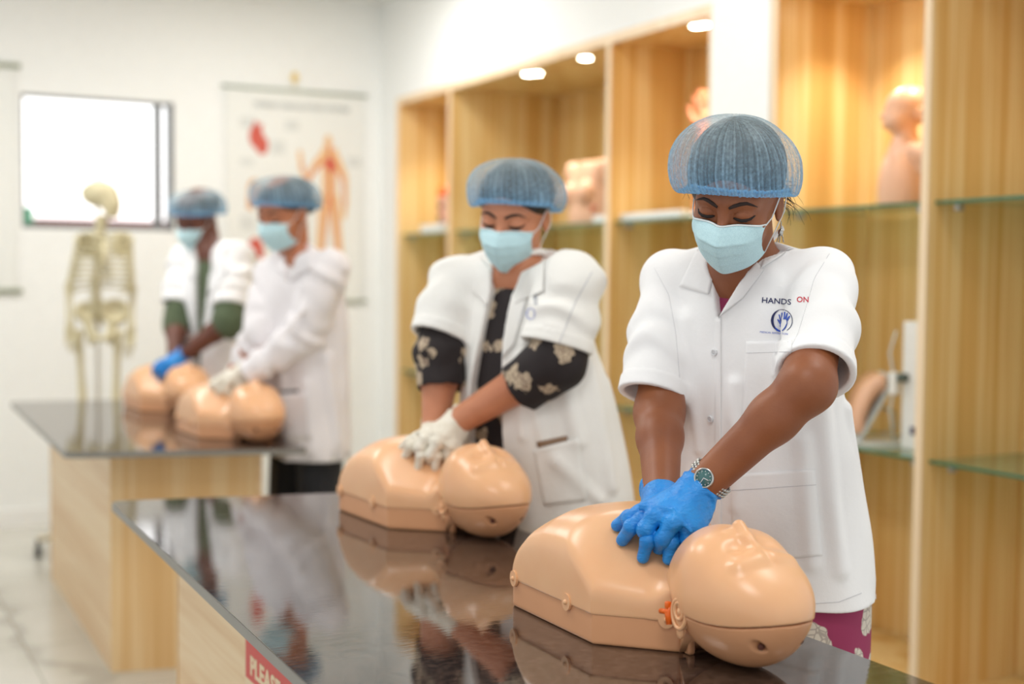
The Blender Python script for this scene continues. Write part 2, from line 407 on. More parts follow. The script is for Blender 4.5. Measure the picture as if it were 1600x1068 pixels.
# ------------------------------------------------------------------ tables
TZ = .75
def table(label, poly, base_poly, thick=.022):
    x0 = sum(p[0] for p in base_poly)/len(base_poly); y0 = sum(p[1] for p in base_poly)/len(base_poly)
    t_ = thing('demonstration_counter', label, 'counter', (x0, y0, 0), 'granite topped counters')
    rp = rounded(poly, .035)
    m = MB().prism(rp, TZ-thick+.003, TZ-.002)
    n = len(rp); cx = np.mean(np.array(rp), 0)
    ins = [tuple(np.array(p)+(cx-np.array(p))/np.linalg.norm(cx-np.array(p))*.003) for p in rp]
    e = m.build('slab_edge', 'granite_edge', t_, smooth=False)
    top = MB().prism(ins, TZ-.004, TZ).build('worktop', 'granite', t_, smooth=False)
    b = base_poly; nb = len(b)
    for i in range(nb):
        p = np.array(b[i]); q = np.array(b[(i+1) % nb]); d = (q-p)/np.linalg.norm(q-p); nn = np.array([d[1], -d[0]])
        quad = [p, q, q-nn*.018, p-nn*.018]
        mt = 'wood_desk_side' if abs(d[1]) > .7 else 'wood_desk_front'
        MB().prism([tuple(k) for k in quad], 0.0, TZ-thick+.002).build('base_panel', mt, t_, smooth=False)
    return t_
near_t = table('nearest counter with dark granite top, two blue and cream gloved people pressing on manikins', [(.553, 1.0), (.605, 3.27), (1.338, 3.12), (1.338, 1.0)], [(.72, 1.1), (1.10, 1.1), (1.10, 3.03), (.72, 3.08)])
far_t = table('far counter with dark granite top and light wood base near the window wall', [(.647, 4.21), (.695, 5.98), (1.363, 5.86), (1.363, 4.02)], [(.812, 4.377), (1.285, 4.27), (1.285, 5.75), (.84, 5.85)])
near_t['label'] = 'nearest dark granite counter with a red and white notice on its side'
# notice stuck on the side of the near counter
yq0 = TP(384, 1040, 0, .7185)[1]; yq1 = yq0-.36; qt0 = TP(388, 1060, 0, .7162)[2]
nt = thing('warning_notice', 'red and white printed notice stuck on the side of the nearest counter', 'notice', (.7185, (yq0+yq1)/2, .5))
box('paper', (.7172, yq1, .42), (.7195, yq0, .727), 'sign_cream', nt)
box('red_banner', (.7164, yq1+.004, qt0), (.7172, yq0-.006, .727), 'sign_red', nt)
def text_mesh(name, body, size, mat, origin, right, up, parent, extrude=.0004, font_scale_x=1.0, bold=0.0, align='LEFT'):
    cu = bpy.data.curves.new(name, 'FONT'); cu.body = body; cu.size = size; cu.extrude = extrude; cu.offset = bold; cu.resolution_u = 3; cu.align_x = align
    to = bpy.data.objects.new(name, cu); COL.objects.link(to)
    dg = bpy.context.evaluated_depsgraph_get(); me = bpy.data.meshes.new_from_object(to.evaluated_get(dg))
    v = np.array([q.co[:] for q in me.vertices]); f = [tuple(p.vertices) for p in me.polygons]
    bpy.data.objects.remove(to); bpy.data.curves.remove(cu)
    right = np.array(right, float); up = np.array(up, float); nn = np.cross(right, up)
    vw = np.array(origin)+v[:, :1]*font_scale_x*right+v[:, 1:2]*up+v[:, 2:3]*nn
    return mesh_obj(name, vw, f, mat, parent, smooth=False)
qt = TP(391, 1051, 0, .7162); text_mesh('lettering', 'PLEASE', .050, 'sign_cream', (.7161, qt[1], qt[2]), (0, -1, 0), (0, 0, 1), nt, bold=.0020, font_scale_x=1.22)
# ------------------------------------------------------------------ CPR manikins (local: x to the head, y across, z up)
def interp(x, xs, ys): return np.interp(x, xs, ys).astype(np.float32)
XS = [-.03, -.012, .012, .045, .09, .13, .18, .24, .30, .36, .40]
TH = [.06, .095, .135, .163, .179, .184, .186, .184, .178, .168, .16]
def torso_shell(P):
    x, y, z = P.T; ay = np.abs(y); Q = np.stack([x, np.sqrt(y*y+.0009), z], 1)
    tv = interp(x, XS, TH); z0 = .046; wv = .150
    yy = np.clip(ay/(wv+.012), 0, 1); zz = np.maximum(z-z0, 0)/(tv-z0)
    d = ((yy**2.7+zz**2.7)**(1/2.7)-1)*(tv-z0)*.75
    d = smax(d, torso_plan(P, .0), .012)
    d = smax(d, plane(P, (-.012, 0, .125), (-.80, 0, .6)), .06)
    s_ = plane(Q, (.262, .148, .090), (.524, .43, .734))
    d = smax(d, s_, .016)
    d = smax(d, -ell(P, (.300, .0, .215), (.06, .03, .062)), .04)
    nk = smax(ell(P, (.375, 0, .055), (.085, .074, .078)), x-.372, .006)
    d = smin(d, nk, .035)
    d = smax(d, torso_plan(P, .0), .004)
    d = smax(d, z0-z, .002)
    return d
def torso_plan(P, grow):
    x, y, z = P.T; ay = np.abs(y)
    d = ay-(.148+grow)
    d = np.maximum(d, plane(np.stack([x, ay, z*0], 1), (.263, .148+grow, 0), (.70, .714, 0)))
    d = smax(d, x-(.362+grow), .004); d = smax(d, -x-grow-.012, .012)
    d = smax(d, plane(np.stack([x, ay, z*0], 1), (-.006, .147+grow, 0), (-.70, .71, 0)), .014)
    return d
def torso_base(P):
    z = P[:, 2]; d = torso_plan(P, -.004)
    return smax(smax(d, z-.05, .003), .0-z, .006)
HC = (.452, 0, .098)
def head_all(P):
    Q = np.stack([P[:, 0], np.abs(P[:, 1]), P[:, 2]], 1)
    d = ell(P, HC, (.104, .084, .097))
    d = smin(d, ell(P, (.40, 0, .105), (.062, .068, .080)), .05)
    d = smin(d, ell(P, (.365, 0, .140), (.034, .042, .034)), .035)          # chin
    d = smin(d, capsule(P, (.352, 0, .100), (.42, 0, .10), .058, .075), .03)   # jaw to neck
    d = smax(d, plane(P, (.50, 0, .163), (.50, 0, .866)), .05)               # forehead slopes away
    d = smin(d, ell(P, (.372, 0, .170), (.009, .024, .008)), .010)           # lips
    d = smin(d, ell(P, (.386, 0, .174), (.008, .023, .008)), .008)
    d = smax(d, -capsule(Q, (.379, 0, .182), (.379, .020, .177), .0026), .004)
    d = smin(d, chain(P, [(.472, 0, .166), (.448, 0, .180), (.427, 0, .196)], [.007, .0088, .0095]), .013)   # nose
    d = smin(d, ell(Q, (.422, .012, .182), (.010, .008, .009)), .008)
    d = smax(d, -ell(Q, (.4115, .0065, .186), (.006, .0034, .0042)), .003)
    d = smin(d, capsule(Q, (.486, .012, .158), (.484, .042, .151), .010, .008), .016)
    d = smax(d, -ell(Q, (.462, .030, .181), (.015, .019, .013)), .012)
    d = smin(d, ell(Q, (.464, .030, .156), (.011, .016, .0095)), .006)
    d = smax(d, -capsule(Q, (.456, .018, .1655), (.456, .044, .159), .0018), .002)
    d = smin(d, ell(Q, (.415, .042, .140), (.028, .028, .030)), .03)
    return d
def seam_z(x, y): return .083-.012*np.cos((x-.452)*16)
def manikin_parts(h=.0022):
    out = {}
    lo, hi = (-.035, -.16, -.002), (.40, .16, .21)
    out['torso_shell'] = nets(torso_shell, lo, hi, h)
    def tb(P):
        d = torso_base(P)
        for s in (-1, 1):   # neck brackets behind the shoulder
            d = np.minimum(d, rbox(P, (.366, s*.040, .030), (.008, .006, .030), .003))
        return d
    out['torso_base'] = nets(tb, lo, (.40, .16, .06), h)
    hlo, hhi = (.30, -.10, -.005), (.57, .10, .23)
    def face(P):
        d = head_all(P); return smax(d, seam_z(P[:, 0], P[:, 1])+.0008-P[:, 2], .001)
    def skull(P):
        d = head_all(P)+.0012; d = smax(d, P[:, 2]-(seam_z(P[:, 0], P[:, 1])-.0008), .001)
        d = np.maximum(d, .352+.10*np.maximum(.06-P[:, 2], 0)*6-P[:, 0]+.02)
        for s in (-1, 1): d = smax(d, -ell(P, (.526, s*.044, .050), (.006, .02, .010)), .004)
        return d
    out['face_shell'] = nets(face, hlo, hhi, .0018)
    out['skull_back'] = nets(skull, hlo, hhi, h)
    return out
MK = manikin_parts()
print('manikin', {k: len(v[0]) for k, v in MK.items()}, time.time()-T0)
def manikin_details():
    D = {}
    tabs = MB(); studs = MB(); holes = MB()
    def tab(x, y, nx, ny, z=.050, r=.0125, dst=None):
        # half round tab flush on the side wall, normal (nx,ny)
        n_ = np.array([nx, ny, 0.]); n_ /= np.linalg.norm(n_); t_ = np.array([-n_[1], n_[0], 0])
        c = np.array([x, y, z]); k = 20; v = []
        for off in (-.003, .0016):
            for i in range(k):
                a = 2*math.pi*i/k; v.append(c+n_*off+t_*math.cos(a)*r+np.array([0, 0, 1])*math.sin(a)*r*(1.0 if math.sin(a) > 0 else 1.15))
        f = [tuple(range(k-1, -1, -1)), tuple(range(k, 2*k))]+[(i, (i+1) % k, k+(i+1) % k, k+i) for i in range(k)]
        MBt = dst[0]; MBt.add(v, f)
        dst[1].sphere(c+n_*.0016+np.array([0, 0, -.001]), (.0042, .0042, .0042), 12, 8)
    D['tabs'] = []
    for s in (-1, 1):
        for x, y, nx, ny in ((.014, .1475, -.06, 1), (.190, .1475, 0, 1), (.345, .0665, .70, .714)):
            a, b = MB(), MB(); tab(x, s*y, nx, s*ny, dst=(a, b)); D['tabs'].append((a, b))
    D['ears'] = []
    for s in (-1, 1):
        e = MB()
        c = np.array([.398, s*.0765, .071]); tilt = np.array([.25, -s*.0, 1.]); 
        def ring(rx, rz, tr, off, dx=0, dz=0):
            pts = []
            for i in range(25):
                a = 2*math.pi*i/24; pts.append(c+np.array([dx+rx*math.cos(a), s*off, dz+rz*math.sin(a)]))
            e.tube(pts, tr, 8, cap=False)
        e.sphere(c, (.019, .006, .024), 20, 12)
        ring(.0165, .021, .0032, .005); ring(.0095, .012, .0028, .0065, .002, .005)
        e.sphere(c+np.array([.002, s*.005, .004]), (.005, .004, .006), 12, 8)
        e.sphere(c+np.array([-.001, s*.001, -.026]), (.008, .005, .011), 12, 8)
        D['ears'].append(e)
    D['holes'] = []
    # orange airway clip sitting between the shoulder and the ear
    o = MB(); c = np.array([.368, -.076, .066])
    o.tube([c+np.array([.006, -.004, .014]), c+np.array([.008, -.009, .002]), c+np.array([.012, -.010, -.014])], [.0042, .0052, .0046], 10)
    o.tube([c+np.array([-.010, -.010, .001]), c+np.array([.010, -.010, .004])], [.004, .004], 10)
    o.box(c+np.array([.002, -.012, .008]), c+np.array([.010, -.004, .018]), .0015)
    D['clip'] = o
    # hinge wedge under the neck
    w_ = MB(); w_.add([(.364, -.052, .048), (.384, -.058, .040), (.366, -.058, .004), (.364, .052, .048), (.384, .058, .040), (.366, .058, .004)],
                      [(0, 1, 2), (3, 5, 4), (0, 3, 4, 1), (1, 4, 5, 2), (2, 5, 3, 0)])
    D['wedge'] = w_
    return D
MD = manikin_details()
MANI = []
def place_manikin(label, org, rotz, clip, first=None, sc=1.0):
    """org = belly-end centre on the counter, rotz = heading of the head"""
    r = thing('cpr_manikin', label, 'training manikin', (org[0], org[1], TZ), 'training manikins on the counters')
    r.rotation_euler = (0, 0, rotz); r.scale = (sc,)*3
    parent_origin[r.name] = (0, 0, 0)
    if first is None:
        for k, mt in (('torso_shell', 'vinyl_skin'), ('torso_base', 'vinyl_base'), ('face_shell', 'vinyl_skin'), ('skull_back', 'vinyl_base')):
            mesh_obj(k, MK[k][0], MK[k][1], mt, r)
        for a, b in MD['tabs']:
            q = a.build('fastening_tab', 'vinyl_skin', r, smooth=False); b.build('stud', 'vinyl_skin', q)
        for e in MD['ears']: e.build('ear', 'vinyl_skin', r)
        for s in (-1, 1):
            MB().sphere((.525, s*.0335, .0505), (.0035, .006, .0055), 12, 8).build('screw_hole', 'dark_hole', r)
        MD['wedge'].build('neck_hinge', 'vinyl_base', r)
    else:
        for ch in first.children:
            if ch.name.startswith('airway_clip'): continue
            c = ch.copy(); COL.objects.link(c); c.parent = r; c.matrix_parent_inverse = Matrix()
            for g in ch.children: d_ = g.copy(); COL.objects.link(d_); d_.parent = c
    if clip: MD['clip'].build('airway_clip', 'orange_plastic', r, label='orange plastic clip beside the ear')
    MANI.append(r); return r
MPOS = [((1.158, 1.945), -math.pi/2+.0), ((1.205, 2.93), -math.pi/2+.07), ((1.235, 4.67), -math.pi/2+.05), ((1.24, 5.62), -math.pi/2+.05)]
m1 = place_manikin('flesh coloured torso manikin with orange clip under the blue gloved hands, nearest on the counter', MPOS[0][0], MPOS[0][1], True)
m2 = place_manikin('flesh coloured torso manikin pressed by cream gloves, farther along the nearest counter', MPOS[1][0], MPOS[1][1], False, m1)
m3 = place_manikin('flesh coloured torso manikin nearer the end of the far counter, before the long-sleeved person', MPOS[2][0], MPOS[2][1], False, m1)
m4 = place_manikin('flesh coloured torso manikin on the far counter under the far blue gloves', MPOS[3][0], MPOS[3][1], False, m1)
def mloc(i, p):
    """manikin-local point -> world"""
    (ox, oy), a = MPOS[i]; c, s = math.cos(a), math.sin(a); p = np.asarray(p, float)
    return np.stack([ox+c*p[..., 0]-s*p[..., 1], oy+s*p[..., 0]+c*p[..., 1], TZ+p[..., 2]], -1)
# ------------------------------------------------------------------ materials for people
def fabric(name, stops, bump=.25, scale=900, rough=.85, wr=.5, sheen=.1):
    t = NT(name); v = t.coord((1, 1, 1))
    n = t.noise(v, 6, 3); c = t.ramp(n, stops); t.l(c, t.b.inputs['Base Color']); setp(t.b, Roughness=rough); t.b.inputs['Sheen Weight'].default_value = sheen
    f1 = t.noise(v, scale, 2); f2 = t.noise(v, 22, 4, .55)
    mx = t.n('ShaderNodeMix', data_type='FLOAT'); mx.inputs[0].default_value = wr; t.l(f1, mx.inputs[2]); t.l(f2, mx.inputs[3])
    t.bump(mx.outputs[0], bump, .006); MAT[name] = t.m
fabric('coat_white', [(.3, srgb(244, 243, 243)), (.7, srgb(248, 248, 248))], .35, wr=.9)
fabric('coat_cream', [(.3, srgb(238, 237, 232)), (.7, srgb(244, 243, 239))], .5, wr=.9)
fabric('coat_pinkish', [(.3, srgb(232, 228, 230)), (.7, srgb(240, 236, 238))], .5, wr=.9)
fabric('shirt_green', [(.3, srgb(74, 88, 62)), (.7, srgb(92, 104, 76))], .3)
fabric('trousers_black', [(.3, srgb(14, 14, 18)), (.7, srgb(24, 24, 28))], .3)
def floral(name, base, petal, scale, thr=.30, petal2=None):
    """printed cloth: blossoms with lobed outlines on a ground colour"""
    t = NT(name); v = t.coord((1, 1, 1))
    dn = t.n('ShaderNodeTexNoise', Scale=scale*2.4, Detail=2.0); t.l(v, dn.inputs['Vector'])
    ad = t.n('ShaderNodeMix', data_type='VECTOR'); ad.inputs[0].default_value = .035
    t.l(v, ad.inputs[4]); t.l(dn.outputs['Color'], ad.inputs[5])
    vo = t.n('ShaderNodeTexVoronoi', Scale=scale); t.l(ad.outputs[1], vo.inputs['Vector'])
    msk = t.ramp(vo.outputs['Distance'], [(0, (1, 1, 1, 1)), (thr, (1, 1, 1, 1)), (thr+.02, (0, 0, 0, 1))])
    v2 = t.n('ShaderNodeTexVoronoi', Scale=scale*5.5, feature='DISTANCE_TO_EDGE'); t.l(v, v2.inputs['Vector'])
    ln = t.ramp(v2.outputs['Distance'], [(0, (0, 0, 0, 1)), (.05, (0, 0, 0, 1)), (.10, (1, 1, 1, 1))])
    pc = t.n('ShaderNodeMix', data_type='RGBA'); t.l(ln, pc.inputs[0]); pc.inputs[6].default_value = petal2 or srgb(120, 110, 100); pc.inputs[7].default_value = petal
    mx = t.n('ShaderNodeMix', data_type='RGBA'); t.l(msk, mx.inputs[0]); mx.inputs[6].default_value = base; t.l(pc.outputs[2], mx.inputs[7])
    t.l(mx.outputs[2], t.b.inputs['Base Color']); setp(t.b, Roughness=.8); MAT[name] = t.m
floral('kurta_magenta', srgb(152, 50, 90), srgb(216, 208, 194), 13, .36, srgb(176, 166, 156))
floral('floral_black', srgb(34, 26, 27), srgb(196, 178, 152), 19, .36, srgb(140, 120, 104))
def skinmat(name, a, b):
    t = NT(name); v = t.coord((1, 1, 1)); n = t.noise(v, 14, 4); c = t.ramp(n, [(.3, a), (.7, b)]); t.l(c, t.b.inputs['Base Color'])
    setp(t.b, Roughness=.48); t.b.inputs['Subsurface Weight'].default_value = .12; t.b.inputs['Subsurface Radius'].default_value = (.012, .005, .003); t.b.inputs['Subsurface Scale'].default_value = .5
    f = t.noise(v, 260, 3); t.bump(f, .12, .002); MAT[name] = t.m
skinmat('skin_brown', srgb(130, 72, 40), srgb(148, 88, 52))
skinmat('skin_tan', srgb(190, 122, 88), srgb(204, 138, 104))
skinmat('skin_warm', srgb(176, 108, 76), srgb(190, 124, 90))
skinmat('skin_dark', srgb(98, 56, 42), srgb(116, 68, 50))
simple('hair_black', srgb(24, 20, 20), .45)
simple('brow_black', srgb(46, 30, 24), .8)
simple('lash_black', srgb(30, 20, 18), .8)
def glove(name, a, b):
    t = NT(name); v = t.coord((1, 1, 1)); n = t.noise(v, 30, 3); c = t.ramp(n, [(.3, a), (.7, b)]); t.l(c, t.b.inputs['Base Color']); setp(t.b, Roughness=.42)
    n2 = t.noise(t.coord((1, 1, 2.2), rot=(.5, .6, .3)), 55, 3, .6); t.bump(n2, .45, .008); MAT[name] = t.m
glove('nitrile_blue', srgb(18, 124, 206), srgb(36, 146, 226))
glove('latex_cream', srgb(222, 214, 196), srgb(236, 230, 216))
t = NT('mask_cloth'); v = t.coord((1, 1, 1)); n = t.noise(v, 500, 2); c = t.ramp(n, [(.3, srgb(182, 218, 226)), (.7, srgb(200, 232, 238))]); t.l(c, t.b.inputs['Base Color']); setp(t.b, Roughness=.8)
t.bump(t.noise(v, 60, 3), .2, .003); MAT['mask_cloth'] = t.m
simple('mask_loop', srgb(232, 238, 240), .7)
# bouffant cap: thin non-woven sheet, hair shows through
t = NT('cap_mesh'); t.t.nodes.remove(t.b)
v = t.coord((1, 1, 1)); dif = t.n('ShaderNodeBsdfDiffuse'); tr = t.n('ShaderNodeBsdfTransparent'); tl = t.n('ShaderNodeBsdfTranslucent')
ra = t.n('ShaderNodeAttribute', attribute_name='rim'); rc = t.n('ShaderNodeMix', data_type='RGBA'); t.l(ra.outputs['Fac'], rc.inputs[0]); rc.inputs[6].default_value = srgb(190, 210, 218); rc.inputs[7].default_value = srgb(140, 196, 238)
t.l(rc.outputs[2], dif.inputs[0]); t.l(rc.outputs[2], tl.inputs[0])
at = t.n('ShaderNodeAttribute', attribute_name='pleat')
nz = t.noise(v, 170, 3, .6); mxa = t.n('ShaderNodeMix', data_type='FLOAT'); mxa.inputs[0].default_value = .5; t.l(at.outputs['Fac'], mxa.inputs[2]); t.l(nz, mxa.inputs[3])
al = t.ramp(mxa.outputs[0], [(.25, (.25,)*3+(1,)), (.5, (.38,)*3+(1,)), (.64, (.64,)*3+(1,)), (.78, (.95,)*3+(1,))])
m1_ = t.n('ShaderNodeMixShader'); m1_.inputs[0].default_value = .35; t.l(dif.outputs[0], m1_.inputs[1]); t.l(tl.outputs[0], m1_.inputs[2])
m2_ = t.n('ShaderNodeMixShader'); t.l(al, m2_.inputs[0]); t.l(tr.outputs[0], m2_.inputs[1]); t.l(m1_.outputs[0], m2_.inputs[2]); t.l(m2_.outputs[0], t.out.inputs[0])
bp = t.n('ShaderNodeBump', Strength=.4, Distance=.003); t.l(nz, bp.inputs['Height']); t.l(bp.outputs[0], dif.inputs['Normal']); MAT['cap_mesh'] = t.m
simple('cap_elastic', srgb(118, 182, 232), .7)
simple('button_white', srgb(228, 228, 230), .25)
simple('seam_shadow', srgb(205, 205, 208), .9)
simple('logo_navy', srgb(38, 44, 92), .7); simple('logo_blue', srgb(40, 84, 190), .7); simple('logo_red', srgb(206, 40, 62), .7); simple('logo_grey', srgb(120, 130, 150), .7)
simple('watch_dial', srgb(70, 110, 110), .2); simple('phone_brown', srgb(140, 112, 88), .5); simple('silver', srgb(190, 190, 186), .25, 1)

def unit(a): a = np.asarray(a, float); return a/np.linalg.norm(a)
def heading(deg): a = math.radians(deg); return np.array([math.sin(a), math.cos(a), 0.])
# ------------------------------------------------------------------ head
def head_sdf(P):
    """x = the person's left, y = forward, z = up; origin between the ears at eye height"""
    Q = np.stack([np.abs(P[:, 0]), P[:, 1], P[:, 2]], 1)
    d = ell(P, (0, -.014, .040), (.074, .094, .080))
    d = smin(d, ell(P, (0, .022, -.018), (.063, .064, .082)), .03)
    d = smin(d, ell(P, (0, .050, -.082), (.038, .036, .030)), .035)
    d = smin(d, ell(Q, (.036, .050, -.030), (.027, .028, .030)), .02)                 # cheek bones
    d = smin(d, capsule(Q, (.006, .078, .023), (.044, .064, .021), .010, .009), .016)   # brow ridge
    d = smax(d, -ell(Q, (.031, .098, .004), (.019, .018, .014)), .012)                # eye sockets
    d = smin(d, ell(Q, (.031, .0715, .004), (.0165, .0135, .0125)), .004)              # lidded eyes
    d = smin(d, chain(P, [(0, .084, .006), (0, .097, -.016), (0, .108, -.034)], [.0075, .009, .012]), .012)
    d = smin(d, ell(Q, (.013, .096, -.038), (.009, .010, .008)), .008)
    d = smin(d, ell(P, (0, .086, -.062), (.024, .010, .011)), .012)
    e = ell(Q, (.073, -.010, -.008), (.007, .018, .029)); e = smax(e, -ell(Q, (.080, -.006, -.004), (.005, .010, .016)), .004)
    d = smin(d, e, .005)
    return d
HM = nets(head_sdf, (-.09, -.12, -.13), (.09, .13, .13), .003)
HB = bvh_of(*HM)
def on_face(x, z, off=0.0):
    h = HB.ray_cast(Vector((x, .4, z)), Vector((0, -1, 0)))
    return np.array([x, .09, z]) if h[0] is None else np.array(h[0])+np.array(h[1])*off
class Head:
    def __init__(s, pos, hd, pitch, roll=0, sc=1.0):
        fw = heading(hd); up = np.array([0, 0, 1.]); lf = np.cross(up, fw)
        p = math.radians(pitch); f2 = fw*math.cos(p)-up*math.sin(p); u2 = up*math.cos(p)+fw*math.sin(p)
        r = math.radians(roll); l3 = lf*math.cos(r)+u2*math.sin(r); u3 = u2*math.cos(r)-lf*math.sin(r)
        s.R = np.stack([l3, f2, u3], 1); s.o = np.asarray(pos, float); s.sc = sc
    def w(s, p): return s.o+(np.asarray(p, float)*s.sc) @ s.R.T
    def loc(s, P): return (((P-s.o.astype(np.float32)) @ s.R.astype(np.float32))/s.sc).astype(np.float32)
    def sdf(s, P): return head_sdf(s.loc(P))*s.sc
def add_head_things(par, H, cfg, near):
    # hair under the cap
    def hair(P):
        L = H.loc(P); Q = np.stack([np.abs(L[:, 0]), L[:, 1], L[:, 2]], 1)
        rz = min(.092, .034+.116*cfg.get('cap_bulge', (1, 1, 1))[2]-.048-.010); d = ell(L, (cfg.get('cap_shift', (0, 0))[0]*.6, -.020, .048), (.086, .104, rz)); d = smin(d, ell(L, (0, -.115, -.005), (.035, .032, .035)), .03) if cfg.get('bun') else d
        d = smax(d, plane(L, (0, .075, .060), (0, .94, -.34)), .01)
        d = smax(d, plane(Q, (.070, .032, .0), (.35, .80, -.48)), .01)
        d = smax(d, -.050-L[:, 2], .01)
        return d*H.sc
    lo = H.o-.17; hi = H.o+.17
    v, f = nets(hair, lo, hi, .004); v, f = largest(v, f); mesh_obj('hair', v, f, 'hair_black', par)
    # brows and lash lines
    for s in (-1, 1):
        m = MB(); pts = [on_face(s*x, z, .0006) for x, z in ((.010, .0205), (.018, .0245), (.028, .0275), (.038, .0280), (.047, .0245), (.054, .0195))]
        m.tube([H.w(p) for p in pts], np.array([.0022, .0034, .0034, .0028, .0018, .0006])*H.sc, 8); m.build('eyebrow', 'brow_black', par)
        m = MB(); pts = [on_face(s*x, z, .0008) for x, z in ((.0165, .0005), (.022, -.0010), (.030, -.0018), (.038, -.0012), (.045, .0008), (.050, .0030))]
        m.tube([H.w(p) for p in pts], np.array([.0012, .0026, .0032, .0032, .0024, .0008])*H.sc, 8)
        m.build('eyelashes', 'lash_black', par)
        m = MB(); pts = [on_face(s*x, z, .0001) for x, z in ((.018, .008), (.024, .0115), (.032, .0130), (.040, .0115), (.047, .008))]
        m.tube([H.w(p) for p in pts], [.0002, .0005, .0006, .0005, .0002], 6); m.build('eyelid_crease', cfg['skin'], par)
    # mask
    mt, mb = cfg.get('mask_z', (-.006, .112)); nu, nv = 61, 41; V = []
    for j in range(nv):
        q = j/(nv-1)
        for i in range(nu):
            u = -1+2*i/(nu-1); au = abs(u)
            hw = .0655-.004*math.sin(q*math.pi)-.008*q**3
            x = hw*math.sin(min(1, au)*1.35)/math.sin(1.35)*np.sign(u)
            zc = mt-(mb+mt)*q
            z = zc+.010*au**1.5*(q)+(-.010*(au**2))*(1-q)*1.2+.012*(q**3)*au**2
            yc = np.interp(q, [0, .12, .28, .45, .7, .88, 1], [.101, .116, .1255, .122, .108, .094, .080])
            y = yc-(.0105*min(1, au/.25)**1.2+.062*max(0, au-.05)**1.75+.004*au)
            h = HB.ray_cast(Vector((x, .4, z)), Vector((0, -1, 0)))
            if h[0] is not None and abs(x) < .0645: y = max(y, h[0].y+.003 if abs(x) < .042 else min(h[0].y+.0026, y+.016))
            for zp in (.30, .52, .74):    # pleats
                y += .0022*math.exp(-((q-zp)/.022)**2)-.0018*math.exp(-((q-zp-.04)/.02)**2)
            V.append((x, y, z))
    V = np.array(V).reshape(nv, nu, 3)
    Y_ = V[..., 1].copy(); base = Y_.copy()
    for _ in range(14):
        q_ = np.pad(Y_, 1, mode='edge'); q_ = (q_[1:-1, 1:-1]*2+q_[:-2, 1:-1]*.5+q_[2:, 1:-1]*.5+q_[1:-1, :-2]*1.5+q_[1:-1, 2:]*1.5)/6; Y_ = np.maximum(q_, base-np.where(np.abs(V[..., 0]) < .040, .0008, .0035))
    V[..., 1] = Y_
    T = V.copy(); T[..., 1] -= .0012
    A = np.concatenate([V.reshape(-1, 3), T.reshape(-1, 3)]); n0 = nu*nv
    fc = [(j*nu+i, j*nu+i+1, (j+1)*nu+i+1, (j+1)*nu+i) for j in range(nv-1) for i in range(nu-1)]
    fc += [tuple(n0+k for k in reversed(q)) for q in fc]
    ring = [i for i in range(nu)]+[j*nu+nu-1 for j in range(1, nv)]+[(nv-1)*nu+i for i in range(nu-2, -1, -1)]+[j*nu for j in range(nv-2, 0, -1)]
    fc += [(ring[k], ring[k-1], n0+ring[k-1], n0+ring[k]) for k in range(len(ring))]
    mk = mesh_obj('surgical_mask', H.w(A), fc, 'mask_cloth', par)
    m = MB()
    m.tube([H.w(p+np.array([0, .0012, -.001])) for p in V[0]], .0013, 6)
    m.build('mask_binding', 'mask_loop', mk)
    for s, col in ((-1, 0), (1, nu-1)):
        a, b = V[1, col], V[-3, col]; m = MB()
        m.tube([H.w(p) for p in (a, a*[1, 1, 1]+np.array([s*.006, -.018, .008]), np.array([s*.0775, -.004, .020]), np.array([s*.081, -.026, .004]), np.array([s*.0795, -.022, -.022]), np.array([s*.0735, .012, -.045]), b)], .0011, 6)
        m.build('ear_loop', 'mask_loop', mk)
    # cap
    nt_, ns = (420, 54) if near else (240, 34)
    rng = np.random.RandomState(cfg.get('seed', 1)); ph = rng.uniform(0, 6.28, 12)
    sx = [0, .05, .12, .24, .4, .55, .7, .85, 1]; mr = [1.0, 1.10, 1.24, 1.33, 1.29, 1.13, .88, .52, 0]; mz = [0, -.010, -.008, .016, .050, .078, .099, .112, .116]
    fx_ = np.linspace(0, 1, 201); kk = np.exp(-.5*(np.arange(-20, 21)/9.0)**2); kk /= kk.sum()
    def sm_(arr):
        y_ = np.interp(fx_, sx, arr); p_ = np.concatenate([2*y_[0]-y_[20:0:-1], y_, (2*y_[-1]-y_[-2:-22:-1]) if arr is mr else y_[-2:-22:-1]]); return np.convolve(p_, kk, 'valid')
    smr, smz = sm_(mr), sm_(mz); smr[-1] = 0
    cb = cfg.get('cap_bulge', (1, 1, 1)); csh = cfg.get('cap_shift', (0, 0)); V = []; PL = []; RM = []
    for j in range(ns):
        q = j/(ns-1); r0 = np.interp(q, fx_, smr); z0 = np.interp(q, fx_, smz)
        for i in range(nt_):
            a = 2*math.pi*i/nt_; fx, fy = math.sin(a), math.cos(a)
            k = .50+.50*(1-fy)/2 if fy > 0 else .75+.45*(-fy)*cb[1]
            k += .35*abs(fx)**2*cb[0]
            mm = 1+(r0-1)*k if r0 > 1 else r0
            if r0 < 1: mm = r0*(1+(np.interp(q, [.45, 1], [1, 0]))*0)
            env = (1-q)**.6
            pl = math.sin(64*a+ph[0]+1.5*math.sin(3*a+ph[1]))*.5+math.sin(41*a+ph[2]+2*math.sin(2*a))*.5+.6*math.sin(97*a+ph[3]+q*3)
            wr = .5*math.sin(7*a+ph[4]+5*q)+.5*math.sin(11*a+ph[5]-4*q)
            rr = mm+.016*pl*env+.022*wr*min(1, q*6)*(1-q)
            x = .083*rr*fx+csh[0]*math.sin(min(1, q*3)*math.pi/2); y = -.010+.101*rr*fy; z = .034+csh[1]+.30*y*(1-.5*q)+z0*cb[2]+.0012*pl*env
            sag = math.exp(-((a-4.9)/.8)**2)+.7*math.exp(-((a-2.6)/.9)**2); z -= .016*sag*math.exp(-((q-.14)/.12)**2)
            if q < .15 and fy < 0: z -= .010*(-fy)
